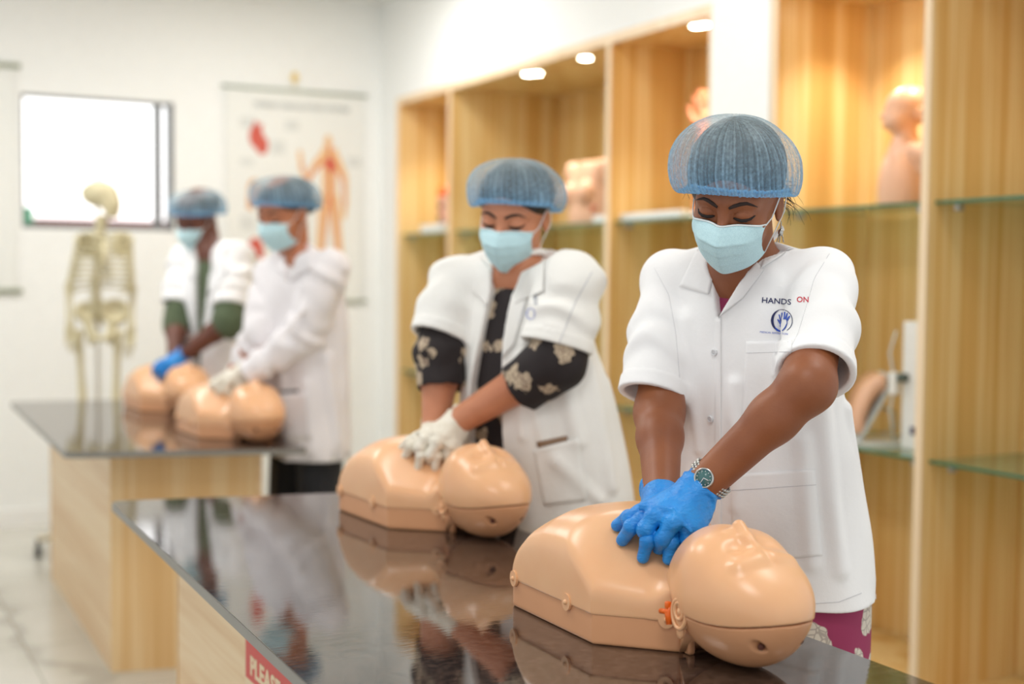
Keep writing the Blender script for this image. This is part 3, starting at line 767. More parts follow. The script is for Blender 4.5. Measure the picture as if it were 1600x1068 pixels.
            V.append((x, y, z)); RM.append(min(1, 1.15*(1-q)**2.2)); PL.append(.47+.25*pl*(1-q)**.4+.12*wr+.35*(1-q)**3)
    V = np.array(V); fc = [(j*nt_+i, j*nt_+(i+1) % nt_, (j+1)*nt_+(i+1) % nt_, (j+1)*nt_+i) for j in range(ns-1) for i in range(nt_)]
    co = mesh_obj('bouffant_cap', H.w(V), fc, 'cap_mesh', par)
    att = co.data.attributes.new('pleat', 'FLOAT', 'POINT'); att.data.foreach_set('value', np.clip(PL, 0, 1).astype(np.float32))
    att = co.data.attributes.new('rim', 'FLOAT', 'POINT'); att.data.foreach_set('value', np.array(RM, np.float32))
    m = MB(); ring = V.reshape(ns, nt_, 3)[0]; pts = [H.w(p+np.array([0, .0006*math.sin(i*.8), .0008*math.sin(i*.5)])) for i, p in enumerate(ring)]
    m.tube(pts+[pts[0]], [.0024+.0006*math.sin(i*1.7) for i in range(len(pts)+1)], 8, cap=False); m.build('elastic_rim', 'cap_elastic', co)
    return co
# ------------------------------------------------------------------ gloved hands, posed on the first manikin's chest
tor_b = bvh_of(mloc(0, MK['torso_shell'][0]), MK['torso_shell'][1])
def tipd(px, py, r):
    h = camhit(tor_b, px, py); p, n_, ray = h; q = p+n_*r*.9; return q
def P3(a): return W(*a)
top_cuff = P3((1108, 749, 2.035)); top_wrist = P3((1088, 767, 2.03))
KN = [P3(a) for a in ((1001, 801, 2.02), (1021, 807, 1.99), (1051, 815, 1.975), (1077, 824, 1.985))]
PI_ = [P3(a) for a in ((985, 810, 2.022), (1009, 827, 1.988), (1035, 842, 1.978), (1073, 843, 1.988))]
TI_ = [P3(a) for a in ((992, 822, 2.045), (1013, 842, 2.01), (1030, 856, 2.00), (1072, 858, 2.005))]
low_cuff = P3((1028, 762, 2.13)); low_wrist = P3((1034, 779, 2.085))
LB = [P3(a) for a in ((1003, 806, 2.035), (1003, 811, 2.005), (1020, 828, 2.0), (1053, 832, 2.0))]
LT = [tipd(965, 826, .009), tipd(973, 848, .009), tipd(1005, 876, .0105), tipd(1046, 880, .0108)]
LM = [(a*.46+b*.54)+np.array([0, 0, .006])+(CC-b)/np.linalg.norm(CC-b)*.012 for a, b in zip(LB, LT)]
def top_glove(P):
    d = None
    for k, kn in enumerate(KN):
        c = capsule(P, top_wrist, kn, .023, .0135); d = c if d is None else smin(d, c, .014)
    c = chain(P, [top_wrist, P3((1097, 800, 2.02)), P3((1091, 828, 1.995)), P3((1083, 846, 1.985))], [.018, .015, .0125, .0105], .01); d = smin(d, c, .014)
    fg = None
    for kn, p, t_ in zip(KN, PI_, TI_):
        c = chain(P, [kn, p, t_], [.0135, .0128, .0105], .006); fg = c if fg is None else smin(fg, c, .003)
    d = smin(d, fg, .006)
    cf = capsule(P, top_wrist, top_cuff+unit(top_cuff-top_wrist)*.004, .0275, .0315); d = smin(d, cf, .016)
    ax = unit(top_cuff-top_wrist); s = (P-top_wrist.astype(np.float32)) @ ax.astype(np.float32)
    nz = snoise(P, 3, 90, 3)
    d = d-.0019*np.sin(s*300+2.8*nz)*np.clip((s+.012)/.022, 0, 1)-.0006*nz-.0004*snoise(P, 8, 260, 2)
    # diagonal stretch folds over the back of the hand
    sA, sB = P3((995, 792, 2.0)), P3((1082, 833, 1.97))
    for o_ in (0, .006): d = smin(d, capsule(P, P3((1000, 789+o_*900, 2.0)), P3((1050, 795+o_*900, 1.975)), .0022)+.0, .004); d = smin(d, capsule(P, P3((1050, 795+o_*900, 1.972)), P3((1080, 828+o_*400, 1.965)), .002), .004)
    d = smax(d, (P-top_cuff.astype(np.float32)) @ ax.astype(np.float32), .002)
    d = smax(d, -capsule(P, top_cuff-ax*.010, top_cuff+ax*.03, .0275, .0295), .0015)
    return d
def low_glove(P):
    d = None
    for b in LB:
        c = capsule(P, low_wrist, b, .021, .0135); d = c if d is None else smin(d, c, .014)
    d = smin(d, chain(P, [low_wrist, P3((1062, 792, 2.1)), P3((1075, 812, 2.09)), P3((1083, 822, 2.07))], [.017, .014, .012, .010], .01), .014)
    fg = None
    for b, m_, t_ in zip(LB, LM, LT):
        c = chain(P, [b, m_, t_], [.0100, .0112, .0098], .006); fg = c if fg is None else np.minimum(fg, c)
    d = smin(d, fg, .005)
    d = smin(d, capsule(P, low_wrist, low_cuff, .027, .031), .016)
    ax = unit(low_cuff-low_wrist); s = (P-low_wrist.astype(np.float32)) @ ax.astype(np.float32); nz = snoise(P, 5, 90, 3)
    d = d-.0010*np.sin(s*330+2*nz)*np.clip((s+.006)/.015, 0, 1)-.0005*nz
    d = smax(d, (P-low_cuff.astype(np.float32)) @ ax.astype(np.float32), .002)
    d = smax(d, -capsule(P, low_cuff-ax*.012, low_cuff+ax*.03, .027, .029), .0015)
    return d
gl_lo = np.min(LT+KN+[top_cuff, low_cuff], 0)-.05; gl_hi = np.max(LT+KN+[top_cuff, low_cuff], 0)+.06
GT = nets(top_glove, gl_lo, gl_hi, .0016); GL = nets(low_glove, gl_lo, gl_hi, .0018)
def to_m0(v):
    (ox, oy), a = MPOS[0]; c, s = math.cos(a), math.sin(a); q = np.asarray(v)-[ox, oy, TZ]
    return np.stack([c*q[..., 0]+s*q[..., 1], -s*q[..., 0]+c*q[..., 1], q[..., 2]], -1)
def hand_to(i, v, dx=(0, 0, 0)): return np.asarray(v) if i == 0 else mloc(i, to_m0(v)+np.array(dx))
for i in range(1, 4):
    print('wrists', i, [np.round(PX(hand_to(i, q)), 1).tolist() for q in (top_cuff, low_cuff, KN[1])])
# ------------------------------------------------------------------ people
def sections(rows, th, rho=.66):
    ca = heading(th); out = []
    for y, xl, xr, d in rows:
        c = W((xl+xr)/2, y, d); hw = (xr-xl)/2*d/F
        cr = MR[0]; lf = np.cross([0, 0, 1.], ca); k = math.sqrt((lf @ cr)**2+(rho*(ca @ cr))**2); a = hw/k
        out.append((c[2], c[0], c[1], a, a*rho))
    out.sort(); A = np.array(out); zz = np.linspace(A[0, 0], A[-1, 0], 90); B = np.stack([zz]+[np.interp(zz, A[:, 0], A[:, k]) for k in range(1, 5)], 1)
    ker = np.exp(-.5*(np.arange(-12, 13)/5.0)**2); ker /= ker.sum()
    for k in range(1, 5):
        p = np.concatenate([2*B[0, k]-B[12:0:-1, k], B[:, k], 2*B[-1, k]-B[-2:-14:-1, k]]); B[:, k] = np.convolve(p, ker, 'valid')
    return B
class Loft:
    def __init__(s, rows, th, rho=.66, n=2.3, inset=0.0):
        s.S = sections(rows, th, rho); s.fw = heading(th); s.lf = np.cross([0, 0, 1.], s.fw); s.n = n; s.inset = inset
    def uv(s, P):
        z = P[:, 2]; S_ = s.S; cx = np.interp(z, S_[:, 0], S_[:, 1]); cy = np.interp(z, S_[:, 0], S_[:, 2])
        dx = P[:, 0]-cx; dy = P[:, 1]-cy
        return dx*s.lf[0]+dy*s.lf[1], dx*s.fw[0]+dy*s.fw[1]
    def __call__(s, P, inset=0.0, ztop=None, zbot=None):
        z = P[:, 2]; S_ = s.S; a = np.interp(z, S_[:, 0], S_[:, 3])-inset; b = np.interp(z, S_[:, 0], S_[:, 4])-inset
        u, v = s.uv(P); d = ((np.abs(u/a)**s.n+np.abs(v/b)**s.n)**(1/s.n)-1)*np.minimum(a, b)
        d = smax(d, z-(S_[-1, 0] if ztop is None else ztop), .03); d = smax(d, (S_[0, 0] if zbot is None else zbot)-z, .003)
        return d.astype(np.float32)
def decal(bvh, poly, res=3.0, off=.0015, thick=.0012):
    """cloth patch: polygon laid on a surface seen along the given rays, with its own thickness"""
    poly = np.array(poly, float); lo = poly.min(0); hi = poly.max(0)
    nx = max(2, int((hi[0]-lo[0])/res)+1); ny = max(2, int((hi[1]-lo[1])/res)+1)
    return poly, lo, hi, nx, ny
def inside(poly, x, y):
    c = False; n = len(poly)
    for i in range(n):
        x1, y1 = poly[i]; x2, y2 = poly[i-1]
        if (y1 > y) != (y2 > y) and x < (x2-x1)*(y-y1)/(y2-y1)+x1: c = not c
    return c
def patch_quad(bvh, q, nu, nv, off, thick, name, mat, parent, lift=None, smooth=True):
    """q = 4 picture corners (tl, tr, br, bl) projected on the cloth"""
    q = np.array(q, float); V = []; ok = True; last = None
    for j in range(nv+1):
        for i in range(nu+1):
            u, v = i/nu, j/nv; p = (q[0]*(1-u)+q[1]*u)*(1-v)+(q[3]*(1-u)+q[2]*u)*v
            h = camhit(bvh, *p)
            if h is None: V.append(last if last is not None else W(p[0], p[1], 2.2)); continue
            l = off+(lift(u, v) if lift else 0); w_ = h[0]-h[2]*l; last = w_; V.append(w_)
    V = np.array(V).reshape(nv+1, nu+1, 3); B = V.copy()
    r = unit(V[nv//2, nu//2]-CC); B = V+r*thick
    A = np.concatenate([V.reshape(-1, 3), B.reshape(-1, 3)]); n0 = (nu+1)*(nv+1); W_ = nu+1
    fc = [(j*W_+i, (j+1)*W_+i, (j+1)*W_+i+1, j*W_+i+1) for j in range(nv) for i in range(nu)]
    fc += [tuple(n0+k for k in reversed(f_)) for f_ in fc]
    ring = [i for i in range(W_)]+[j*W_+nu for j in range(1, nv+1)]+[nv*W_+i for i in range(nu-1, -1, -1)]+[j*W_ for j in range(nv-1, 0, -1)]
    fc += [(ring[k-1], ring[k], n0+ring[k], n0+ring[k-1]) for k in range(len(ring))]
    return mesh_obj(name, A, fc, mat, parent, smooth=smooth)
def stitch_line(bvh, pts, name, mat, parent, r=.0008, off=.0004, n=24):
    pts = np.array(pts, float); seg = np.linalg.norm(np.diff(pts, axis=0), axis=1); s = np.concatenate([[0], np.cumsum(seg)])
    out = []
    for t_ in np.linspace(0, s[-1], n):
        p = [np.interp(t_, s, pts[:, 0]), np.interp(t_, s, pts[:, 1])]; h = camhit(bvh, *p)
        if h is not None: out.append(h[0]-h[2]*off)
    if len(out) > 2: return MB().tube(out, r, 6).build(name, mat, parent)
def build_person(c):
    near = c.get('near', False); h = c['h']; i = c['i']
    fw = heading(c['th']); lf = np.cross([0, 0, 1.], fw)
    hipc = P3(c['hip']); root = thing('person', c['label'], 'person', (hipc[0], hipc[1], 0), None)
    H = Head(P3(c['head']), c['head_dir'], c['head_pitch'], c.get('head_roll', 0), c.get('head_sc', .95))
    shL, shR = P3(c['shL']), P3(c['shR']); elL, elR = P3(c['elL']), P3(c['elR'])
    hx = c.get('hand_dx', (0, 0, 0)); hr = c.get('hand_rot', 0)
    piv = hand_to(i, np.mean(KN, 0), hx); cr_, sr_ = math.cos(math.radians(hr)), math.sin(math.radians(hr)); tl = c.get('hand_drop', 0)
    def HT(v):
        q = hand_to(i, v, hx)
        if i == 0: return q
        d = q-piv; q2 = np.stack([piv[0]+cr_*d[..., 0]-sr_*d[..., 1], piv[1]+sr_*d[..., 0]+cr_*d[..., 1], piv[2]+d[..., 2]-tl*np.linalg.norm(d[..., :2], axis=-1)*(d[..., 2] > .015)], -1)
        return q2
    tw, tc, lw, lc = HT(top_wrist), HT(top_cuff), HT(low_wrist), HT(low_cuff)
    if c.get('dbg'): print(c['dbg'], 'cuff px', PX(tc), 'low', PX(lc), 'upper L', np.linalg.norm(shL-elL), 'fore L', np.linalg.norm(elL-tw), 'R', np.linalg.norm(shR-elR), np.linalg.norm(elR-lw), 'z head', H.o[2], 'shw', np.linalg.norm(shL-shR))
    coat = Loft(c['rows'], c['th'], c.get('rho', .66)); nb = P3(c['neck'])
    zr = coat.S[-1, 0]; ar = c['arm_r']
    ins = c.get('inset', .016)
    hip_z = coat.S[0, 0]
    feet = [hipc*[1, 1, 0]+lf*s*.10+np.array([0, 0, .0]) for s in (-1, 1)]
    hipj = [hipc+lf*s*.085 for s in (-1, 1)]
    xm = 1.343 if i < 2 else 1.372
    def lean(P, d, e=0.0): return smax(d, xm+e-P[:, 0]-np.maximum(P[:, 2]-.762, 0)*2.2, .008)     # cloth rests against the counter's edge
    # ---- body: one continuous skin
    def body(P):
        d = H.sdf(P)
        nk = chain(P, [H.w((0, -.030, -.045)), nb-fw*.004], [.049, .051], .01); d = smin(d, nk, .02)
        ch = coat(P, ins+.012, ztop=zr-.012, zbot=max(hip_z, .62)); d = smin(d, ch, .035)
        for sh, el, wr in ((shL, elL, tw), (shR, elR, lw)):
            a = chain(P, [nb-[0, 0, .03], sh-[0, 0, .012]], [.04, ar[0]-.004], .01); d = smin(d, a, .03)
            bel = el*.7+wr*.3
            a = chain(P, [sh, el, bel, wr], [ar[0], ar[1], ar[2], ar[3]], .02); d = smin(d, a, .012)
        for s in (0, 1):
            hj = np.array([hipj[s][0], hipj[s][1], .80]); kn_ = hj*[1, 1, 0]*.5+feet[s]*[.5, .5, 0]+[0, 0, .46]+fw*.02
            a = chain(P, [hj-fw*.01-lf*(2*s-1)*.02, kn_, feet[s]+[0, 0, .09], feet[s]+fw*.10+[0, 0, .035]], [.062, .050, .034, .026], .02); d = smin(d, a, .03)
        L_ = lean(P, d, .034); return np.where(P[:, 2] < .80, L_, d)
    allp = np.array([shL, shR, elL, elR, tw, lw, H.o+.18, H.o-.18]+feet+list(hipj)); lo = allp.min(0)-.2; hi = allp.max(0)+.2; lo[2] = .005
    v, f = nets(body, lo, hi, h); v, f = largest(v, f); body_o = mesh_obj('body', v, f, c['skin'], root)
    add_head_things(root, H, c, near)
    # ---- gloves
    g1 = mesh_obj('glove', HT(GT[0]), GT[1], c['glove'], root); g2 = mesh_obj('glove', HT(GL[0]), GL[1], c['glove'], root)
    # ---- undershirt
    under = c['under']; V3 = [P3(a) for a in c['neckline']]
    un = unit(np.cross(V3[1]-V3[0], V3[2]-V3[0])); un = un if un[2] > 0 else -un
    zb = c.get('under_bottom', hip_z)
    sl = c.get('under_sleeve')
    def ush(P):
        S0 = coat.S[0]
        d = coat(P, ins, ztop=zr-.004, zbot=zb)
        if zb < hip_z:      # skirt of the kurta below the coat hem
            u = (P[:, 0]-S0[1])*lf[0]+(P[:, 1]-S0[2])*lf[1]; v_ = (P[:, 0]-S0[1])*fw[0]+(P[:, 1]-S0[2])*fw[1]
        d = smax(d, plane(P, V3[0], un), .003)
        if sl:
            for sh, el, en, r0, r1 in ((shL, elL, P3(sl[0][:3]), sl[0][3], sl[0][4]), (shR, elR, P3(sl[1][:3]), sl[1][3], sl[1][4])):
                dd = chain(P, [sh, el, en], [r0*.9, r0, r1], .01)
                ax = unit(en-el); dd = smax(dd, (P-en.astype(np.float32)) @ ax.astype(np.float32), .003)
                dd = dd-.0022*snoise(P, 9, 70, 3)
                dd = smax(dd, -capsule(P, en-ax*.03, en+ax*.05, r1-.006, r1-.002), .002)
                d = smin(d, dd, .01)
        L_ = lean(P, d, .005); return np.where(P[:, 2] < .82, L_, d)
    lo2 = lo.copy(); lo2[2] = zb-.02; v, f = nets(ush, lo2, hi, max(h, .0035)); mesh_obj(c.get('under_name', 'kurta'), v, f, under, root)
    # ---- trousers and shoes
    def trs(P):
        d = None
        for s in (0, 1):
            hj = np.array([hipj[s][0], hipj[s][1], .80]); kn_ = hj*[1, 1, 0]*.5+feet[s]*[.5, .5, 0]+[0, 0, .46]+fw*.02
            a = chain(P, [hj-fw*.01-lf*(2*s-1)*.02, kn_, feet[s]+[0, 0, .07]], [.085, .072, .062], .02); d = a if d is None else smin(d, a, .03)
        d = lean(P, d, .008)
        return smax(smax(d, P[:, 2]-min(.84, hip_z+.07), .01), .045-P[:, 2], .004)
    lo3 = lo.copy(); hi3 = hi.copy(); lo3[2] = .02; hi3[2] = .9; v, f = nets(trs, lo3, hi3, .008); mesh_obj('trousers', v, f, c.get('trousers', 'trousers_black'), root)
    for s in (0, 1):
        def shoe(P): return smax(chain(P, [feet[s]+[0, 0, .05]-fw*.03, feet[s]+fw*.07+[0, 0, .036], feet[s]+fw*.15+[0, 0, .028]], [.042, .040, .030], .02), -P[:, 2]+.001, .004)
        v, f = nets(shoe, feet[s]-[.25, .25, 0], feet[s]+[.25, .25, .12], .006); mesh_obj('shoe', v, f, 'dark_grey', root)
    # ---- lab coat
    cuffL, cuffR = P3(c['cuffL'][:3]), P3(c['cuffR'][:3]); rL, rR = c['cuffL'][3], c['cuffR'][3]
    longs = c.get('long_sleeve')
    seed = 11+i; wa = c.get('wrinkle', .0025)
    def slv(P, sh, el, cu, r):
        if longs: d = chain(P, [sh, el, cu], [c['sh_r'], c['sh_r']*.9, r], .02)
        else: d = chain(P, [sh, (sh*.45+cu*.55), cu], [c['sh_r'], (c['sh_r']+r)*.5, r], .02)
        if sl:
            r0 = sl[0][3] if cu is cuffL else sl[1][3]
            d = smin(d, chain(P, [sh, el], [c['sh_r'], r0+.008], .02), .01)
        ax = unit(cu-(el if longs else sh)); axf = ax.astype(np.float32)
        s = (P-cu.astype(np.float32)) @ axf
        # creases running round the sleeve from the armpit
        nz = snoise(P, seed+3, 26, 3); d = d-wa*1.3*np.sin(s*70+3*nz)*np.clip((-s-.02)/.05, 0, 1)
        d = d-.0016*(s > -.026)
        d = smax(d, s, .002)
        return smax(d, -capsule(P, cu-ax*.050, cu+ax*.10, r-.013, r-.0035), .002), ax
    def coatf(P):
        z = P[:, 2]
        d = coat(P, 0.0, ztop=zr+.01)
        for sh in (shL, shR): d = smin(d, capsule(P, nb+[0, 0, c.get('trap', -.020)]-fw*.01, sh, .046, c['sh_r']-.004), .03)
        nz = snoise(P, seed, 16, 4); nz2 = snoise(P*[1, 1, .35], seed+1, 34, 4)
        d = d-wa*.9*nz-wa*nz2*.9
        for k_, (a_, b_, r_) in enumerate(c.get('folds', [])): 
            d = smin(d, capsule(P, P3(a_), P3(b_), r_, r_*.3), .016)
        for a_, b_, r_ in sf:
            d = smin(d, capsule(P, a_, b_, r_, r_*.5), .022)
        for sh, el, cu, r in ((shL, elL, cuffL, rL), (shR, elR, cuffR, rR)):
            s_, ax = slv(P, sh, el, cu, r); d = smin(d, s_, .018)
        # neck opening
        d = smax(d, -capsule(P, H.w((0, -.03, -.045)), nb-fw*.004, .052, .049), .006)
        # front opening: its two edges are curves running down the coat
        u, v_ = coat.uv(P); w_ = smax(np.interp(z, opz, opl)-u if lft else u-np.interp(z, opz, opl), u-np.interp(z, opz, opr) if lft else np.interp(z, opz, opr)-u, .002)
        w_ = np.maximum(w_, -v_+.01); w_ = np.maximum(w_, opz[0]-z)
        d = smax(d, -w_, .003)
        # hollow hem
        hz = hip_z
        hol = smax(coat(P, .006, zbot=hz-.05), z-(hz+.035), .004); d = smax(d, -hol, .003)
        L_ = lean(P, d); return np.where(P[:, 2] < .85, L_, d)
    lv, lfc = nets(lambda P: coat(P, 0.0), coat.S[0][[1, 2, 0]]-[.35, .35, .02], coat.S[-1][[1, 2, 0]]+[.35, .35, .06], .012); lb = bvh_of(lv, lfc)
    sf = []
    for a_, b_, r_ in c.get('sfolds', []):
        ha, hb = camhit(lb, *a_), camhit(lb, *b_)
        if ha and hb: sf.append((ha[0]+ha[2]*r_*.45, hb[0]+hb[2]*r_*.45, r_))
    op = []
    for (y, x1, x2, dd) in c['opening']:
        pp = []
        for x_ in (x1, x2): hh = camhit(lb, x_, y); pp.append(P3((x_, y, dd)) if hh is None else hh[0])
        pp = np.array(pp); uu, _ = coat.uv(pp); op.append((pp[:, 2].mean(), uu[0], uu[1]))
    op.sort(); opz, opl, opr = [np.array([q[k] for q in op]) for k in range(3)]; lft = opl.mean() < opr.mean()
    lo4 = lo.copy(); lo4[2] = hip_z-.02; v, f = nets(coatf, lo4, hi, h); v, f = largest(v, f)
    co = mesh_obj('lab_coat', v, f, c['coat'], root); cb = bvh_of(v, f)
    return dict(root=root, H=H, coat=co, cb=cb, fw=fw, lf=lf, tw=tw, tc=tc, lw=lw, lc=lc, body=body_o, elL=elL, elR=elR, loft=coat)
def lapel(R, poly, mat, name='lapel', off=.004, thick=.0016, n=10):
    """four-cornered flap of cloth lying on the coat (or spanning the opening's edge)"""
    return patch_quad(R['cb'], poly, n, n, off, thick, name, mat, R['coat'], lift=lambda u, v: .0015*math.sin(math.pi*u)*math.sin(math.pi*v))
d0 = 2.16
W1 = build_person(dict(i=0, near=True, h=.0027, dbg='w1', label='person in white short-sleeved lab coat and magenta kurta pressing the nearest manikin with blue gloves',
    th=250, hip=(1185, 900, 2.37), head=(1152, 311, 2.13), head_dir=234, head_pitch=25, head_roll=-8, head_sc=.91, bun=True, seed=4, cap_bulge=(1.25, 1.25, 1.08), cap_shift=(-.012, -.008), mask_z=(-.007, .110),
    shL=(1285, 440, 2.17), shR=(1050, 440, 2.34), elL=(1262, 602, 1.985), elR=(1030, 645, 2.25), neck=(1160, 398, 2.22),
    rows=[(398, 1112, 1232, 2.25), (425, 1078, 1272, 2.26), (470, 1056, 1292, 2.27), (560, 1050, 1298, 2.28), (650, 1047, 1310, 2.31), (750, 1037, 1329, 2.34), (850, 1030, 1342, 2.36), (916, 1024, 1350, 2.37)],
    arm_r=(.042, .040, .036, .0275), sh_r=.053, skin='skin_brown', glove='nitrile_blue', coat='coat_white', under='kurta_magenta', trousers='kurta_magenta',
    neckline=[(1115, 466, 2.12), (1140, 470, 2.1), (1180, 440, 2.3)], under_bottom=.42, inset=.014,
    cuffL=(1274, 583, 2.02, .060), cuffR=(1017, 617, 2.265, .056), wrinkle=.0030,
    sfolds=[((1283, 640), (1312, 890), .009), ((1240, 500), (1205, 640), .006), ((1075, 500), (1092, 700), .007), ((1255, 690), (1268, 880), .006), ((1150, 600), (1150, 790), .005), ((1062, 720), (1075, 860), .008), ((1205, 430), (1250, 480), .005)], opening=[(385, 1092, 1215, 2.13), (408, 1115, 1192, 2.13), (440, 1117, 1158, 2.13), (495, 1120, 1122, 2.13)],
    folds=[((1300, 470, 2.12), (1245, 560, 2.10), .006), ((1030, 470, 2.30), (1045, 560, 2.26), .006), ((1320, 640, 2.22), (1340, 860, 2.30), .010)]))
W2 = build_person(dict(i=1, h=.0036, dbg='w2', label='person in open white lab coat over black floral shirt pressing a manikin with cream gloves',
    th=246, hip=(860, 760, 3.06), head=(804, 337, 2.95), head_dir=229, head_pitch=19, head_sc=.97, head_roll=-5, bun=True, seed=7, cap_bulge=(.9, 1.2, .86),
    shL=(893, 440, 2.86), shR=(716, 446, 3.08), elL=(869, 564, 2.84), elR=(690, 552, 3.04), neck=(806, 405, 2.98), hand_dx=(-.022, -.0, 0), hand_rot=0,
    rows=[(405, 770, 862, 3.0), (425, 745, 890, 3.0), (470, 728, 912, 3.01), (550, 722, 930, 3.02), (620, 718, 955, 3.03), (700, 716, 972, 3.05), (800, 720, 984, 3.07), (850, 722, 988, 3.08)],
    arm_r=(.050, .050, .042, .030), sh_r=.068, skin='skin_tan', glove='latex_cream', coat='coat_cream', under='floral_black', under_name='shirt', inset=.016,
    neckline=[(785, 500, 2.8), (810, 480, 2.8), (790, 400, 2.98)], under_bottom=.55, under_sleeve=[(812, 606, 2.88, .066, .058), (690, 606, 3.02, .064, .055)],
    cuffL=(867, 541, 2.845, .076), cuffR=(686, 528, 3.04, .068), wrinkle=.0042,
    sfolds=[((915, 560), (955, 760), .013), ((880, 600), (905, 690), .010), ((830, 600), (850, 690), .010), ((750, 430), (728, 560), .010), ((815, 560), (818, 680), .008), ((870, 720), (935, 780), .009)], opening=[(395, 770, 850, 2.8), (425, 771, 822, 2.8), (460, 766, 798, 2.8), (530, 750, 784, 2.8), (600, 738, 781, 2.8), (690, 735, 784, 2.8), (850, 735, 812, 2.85)],
    folds=[((940, 600, 2.95), (972, 760, 3.0), .014), ((845, 560, 2.92), (862, 660, 2.95), .010)]))
W3 = build_person(dict(i=2, h=.0060, dbg='w3', label='person in long-sleeved white coat and black trousers at the far counter with cream gloves',
    th=248, hip=(478, 650, 4.60), head=(444, 332, 4.44), head_dir=243, head_pitch=20, head_roll=-5, head_sc=1.0, bun=True, seed=9, cap_bulge=(.4, 1.0, .80),
    shL=(512, 424, 4.38), shR=(428, 436, 4.62), elL=(476, 522, 4.40), elR=(408, 520, 4.52), neck=(458, 388, 4.5), hand_dx=(-.045, .0, .0), hand_rot=0,
    rows=[(388, 432, 492, 4.52), (405, 416, 522, 4.52), (450, 404, 538, 4.53), (520, 402, 546, 4.56), (600, 404, 549, 4.58), (700, 405, 548, 4.6), (714, 405, 548, 4.6)],
    arm_r=(.046, .044, .038, .028), sh_r=.072, skin='skin_warm', glove='latex_cream', coat='coat_pinkish', under='coat_white', under_name='shirt',
    neckline=[(440, 420, 4.4), (460, 420, 4.4), (450, 380, 4.5)], long_sleeve=True,
    cuffL=(388, 585, 4.44, .046), cuffR=(372, 588, 4.62, .044), wrinkle=.0055,
    sfolds=[((510, 560), (528, 690), .018), ((440, 560), (450, 690), .015), ((480, 600), (488, 700), .012)], opening=[(380, 436, 486, 4.4), (400, 444, 470, 4.4), (440, 449, 451, 4.4)],
    folds=[((500, 450, 4.36), (430, 540, 4.26), .012), ((520, 520, 4.48), (545, 680, 4.55), .016)]))
M4 = build_person(dict(i=3, h=.0070, dbg='m4', label='person in open white coat over olive green shirt at the far counter with blue gloves',
    th=244, hip=(342, 600, 5.60), head=(309, 341, 5.50), head_dir=240, head_pitch=27, head_roll=-8, head_sc=1.02, seed=12, cap_bulge=(.0, .5, .74),
    shL=(370, 404, 5.36), shR=(290, 410, 5.62), elL=(357, 503, 5.24), elR=(277, 505, 5.52), neck=(325, 384, 5.48),
    rows=[(384, 300, 356, 5.5), (400, 288, 386, 5.5), (450, 282, 394, 5.52), (520, 288, 395, 5.55), (600, 292, 396, 5.58), (700, 292, 398, 5.6)],
    arm_r=(.050, .046, .040, .030), sh_r=.070, skin='skin_dark', glove='nitrile_blue', coat='coat_white', under='shirt_green', under_name='shirt', under_bottom=.6,
    neckline=[(312, 392, 5.4), (330, 392, 5.4), (318, 375, 5.5)], under_sleeve=[(346, 512, 5.25, .068, .058), (277, 520, 5.5, .060, .054)],
    cuffL=(361, 482, 5.28, .078), cuffR=(277, 476, 5.55, .066), wrinkle=.006,
    opening=[(378, 304, 344, 5.4), (400, 306, 334, 5.4), (480, 305, 320, 5.4), (590, 304, 309, 5.4), (695, 304, 309, 5.4)],
    folds=[]))
print('people', time.time()-T0)
# ------------------------------------------------------------------ tailoring of the nearest coat
R = W1; cb = R['cb']; co = R['coat']
def text_on(bvh, body, px, py, size, ang, mat, parent, name='lettering', off=.0012, sx=1.0, bold=0.0):
    cu = bpy.data.curves.new(name, 'FONT'); cu.body = body; cu.size = size; cu.offset = bold*size; cu.resolution_u = 3
    to = bpy.data.objects.new(name, cu); COL.objects.link(to); dg = bpy.context.evaluated_depsgraph_get(); me = bpy.data.meshes.new_from_object(to.evaluated_get(dg))
    v = np.array([q.co[:] for q in me.vertices]); f = [tuple(p.vertices) for p in me.polygons]; bpy.data.objects.remove(to); bpy.data.curves.remove(cu)
    ca, sa = math.cos(math.radians(ang)), math.sin(math.radians(ang)); out = []; last = None
    for q in v:
        x, y = q[0]*sx, q[1]; h = camhit(bvh, px+ca*x+sa*y, py+sa*x-ca*y)
        if h is not None: last = h[0]-h[2]*off
        out.append(last if last is not None else W(px, py, 2.1))
    return mesh_obj(name, out, f, mat, parent, smooth=False)
def poly_on(bvh, loops, mat, parent, name, off=.0014):
    m = MB()
    for lp in loops:
        pts = [camhit(bvh, *p) for p in lp]
        pts = [h[0]-h[2]*off for h in pts if h is not None]
        if len(pts) >= 3: m.add(pts, [tuple(range(len(pts)))[::-1]])
    return m.build(name, mat, parent, smooth=False)
lapel(R, [(1090, 386), (1119, 412), (1107, 460), (1061, 447)], 'coat_white', 'collar', off=.0035)
lapel(R, [(1206, 368), (1223, 352), (1237, 388), (1188, 420)], 'coat_white', 'collar', off=.004)
lapel(R, [(1178, 404), (1194, 421), (1160, 466), (1122, 496)], 'coat_white', 'lapel', off=.0030)
patch_quad(cb, [(1117, 497), (1127, 495), (1128, 900), (1115, 900)], 3, 60, .0012, .001, 'button_placket', 'coat_white', co)
